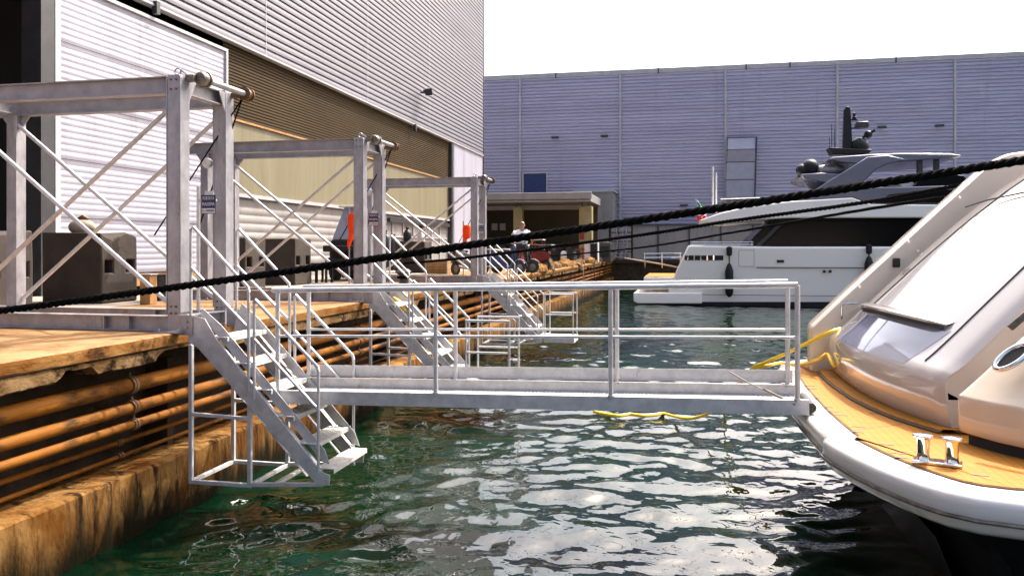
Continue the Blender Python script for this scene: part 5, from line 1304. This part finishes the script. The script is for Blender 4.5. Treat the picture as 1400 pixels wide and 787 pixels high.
for s in (-.3, .1, .35): b.tube([(x+s, 54.6, QZ+2.3), (x+s+.1, 54.55, QZ+1.2), (x+s-.08, 54.58, QZ+.2)], .045, 6)
b.build('hose', M['ropepale'], t)
# hanging hoses over the worn quay edge
for i, (x, y, lab) in enumerate(((797, 372, 'frayed pale hose hanging over the quay edge beyond the farthest stair'), (812, 368, 'dark hose hanging over the quay edge near its far end'))):
    q = W(x, y, X=QX+.06); pts = [(QX-.5, q.y+.1, QZ+.04), (QX+.02, q.y, QZ+.03), (QX+.10, q.y-.2, QZ-.4), (QX+.12, q.y-.1, QZ-.9), (QX+.1, q.y-.4, QZ-1.5)]
    b = MB(); b.tube(pts, .03, 8); o = b.build('hanging_hose', M['ropepale'] if i == 0 else M['rubber'], None, off=(QX, q.y, QZ)); tag(o, lab, 'hose')

rr = random.Random(12)
NAMES = ['beside the farthest stair', 'under the red trolley', 'right of the red trolley', 'before the white barrel', 'before the black drum', 'under the red hose stand', 'before the white cabinet', 'before the dark cabinet', 'left of the steel rack', 'at the foot of the steel rack']
for i, (x, yy) in enumerate(((741,29.5),(748,32),(757,35),(769,37.5),(778,40),(793,43),(806,46.5),(822,49.5),(834,52),(846,54.3))):
    q = Vector((QX-.16-rr.uniform(0, .25), yy, QZ))
    t = thing('concrete_lump', 'stained lump of broken concrete on the quay edge '+NAMES[i], 'rubble', q, 'lumps of broken concrete along the quay edge')
    bm = bmesh.new(); bmesh.ops.create_icosphere(bm, subdivisions=2, radius=.5); me_ = bpy.data.meshes.new('lump')
    sx_, sy_, sz_ = rr.uniform(.5, .8), rr.uniform(1.1, 2.0), rr.uniform(.25, .42)
    for v in bm.verts:
        n_ = 1+.22*math.sin(5*v.co.x+i)+.18*math.sin(7*v.co.y+2*i)+rr.uniform(-.08, .08)
        v.co = Vector((v.co.x*sx_*n_, v.co.y*sy_*n_, max(0, v.co.z*sz_*2*n_+.02)))
    bm.to_mesh(me_); bm.free(); me_.materials.append(M['slablow'] if i % 3 else M['ledge'])
    o = bpy.data.objects.new('lump', me_); col.objects.link(o); o.parent = t

# stores inside and beside the open shed
for i, (x, yy, hh, m_, lab) in enumerate(((681, 54, 1.1, 'darkgrey', 'dark bin inside the open shed below the two notices'), (693, 55, .8, 'block', 'low brown bin inside the open shed next to the dark bin'), (757, 55, 1.2, 'darkgrey', 'tall dark bin inside the open shed between the columns'), (775, 54.5, .7, 'olive', 'low olive bin inside the open shed near the right column'))):
    x = W(x, 350, Y=yy).x; t = thing('storage_bin', lab, 'bin', (x, yy, QZ), 'bins inside the open shed')
    MB().prism([(x-.5, QZ+.05), (x+.5, QZ+.05), (x+.58, QZ+hh), (x-.58, QZ+hh)], yy-.4, yy+.4).build('bin_body', M[m_], t, bevel=.03)
    b = MB(); b.box((x-.62, yy-.45, QZ+hh+.003), (x+.62, yy+.45, QZ+hh+.06)); b.build('lid', M['blackpaint'], t, bevel=.02)
for i, (dx, h_, lab) in enumerate(((0, 1.45, 'taller dark gas cylinder standing by the lower hangar wall'), (.34, 1.3, 'shorter dark gas cylinder standing by the lower hangar wall'))):
    q = W(528, 345, Y=30.2); q.x += dx; t = thing('gas_cylinder', lab, 'gas cylinder', (q.x, 30.2, QZ), 'gas cylinders by the hangar wall')
    MB().lathe((q.x, 30.2, QZ), [(.13,0),(.14,.02),(.14,h_-.2),(.10,h_-.08),(.04,h_-.03),(.04,h_)], 16).build('cylinder_body', M['darkgrey'], t)
    b = MB(); b.lathe((q.x, 30.2, QZ+h_), [(.03,0),(.03,.08),(.06,.09),(.06,.13),(.01,.14)], 10); b.build('valve', M['steel_dark'], t)
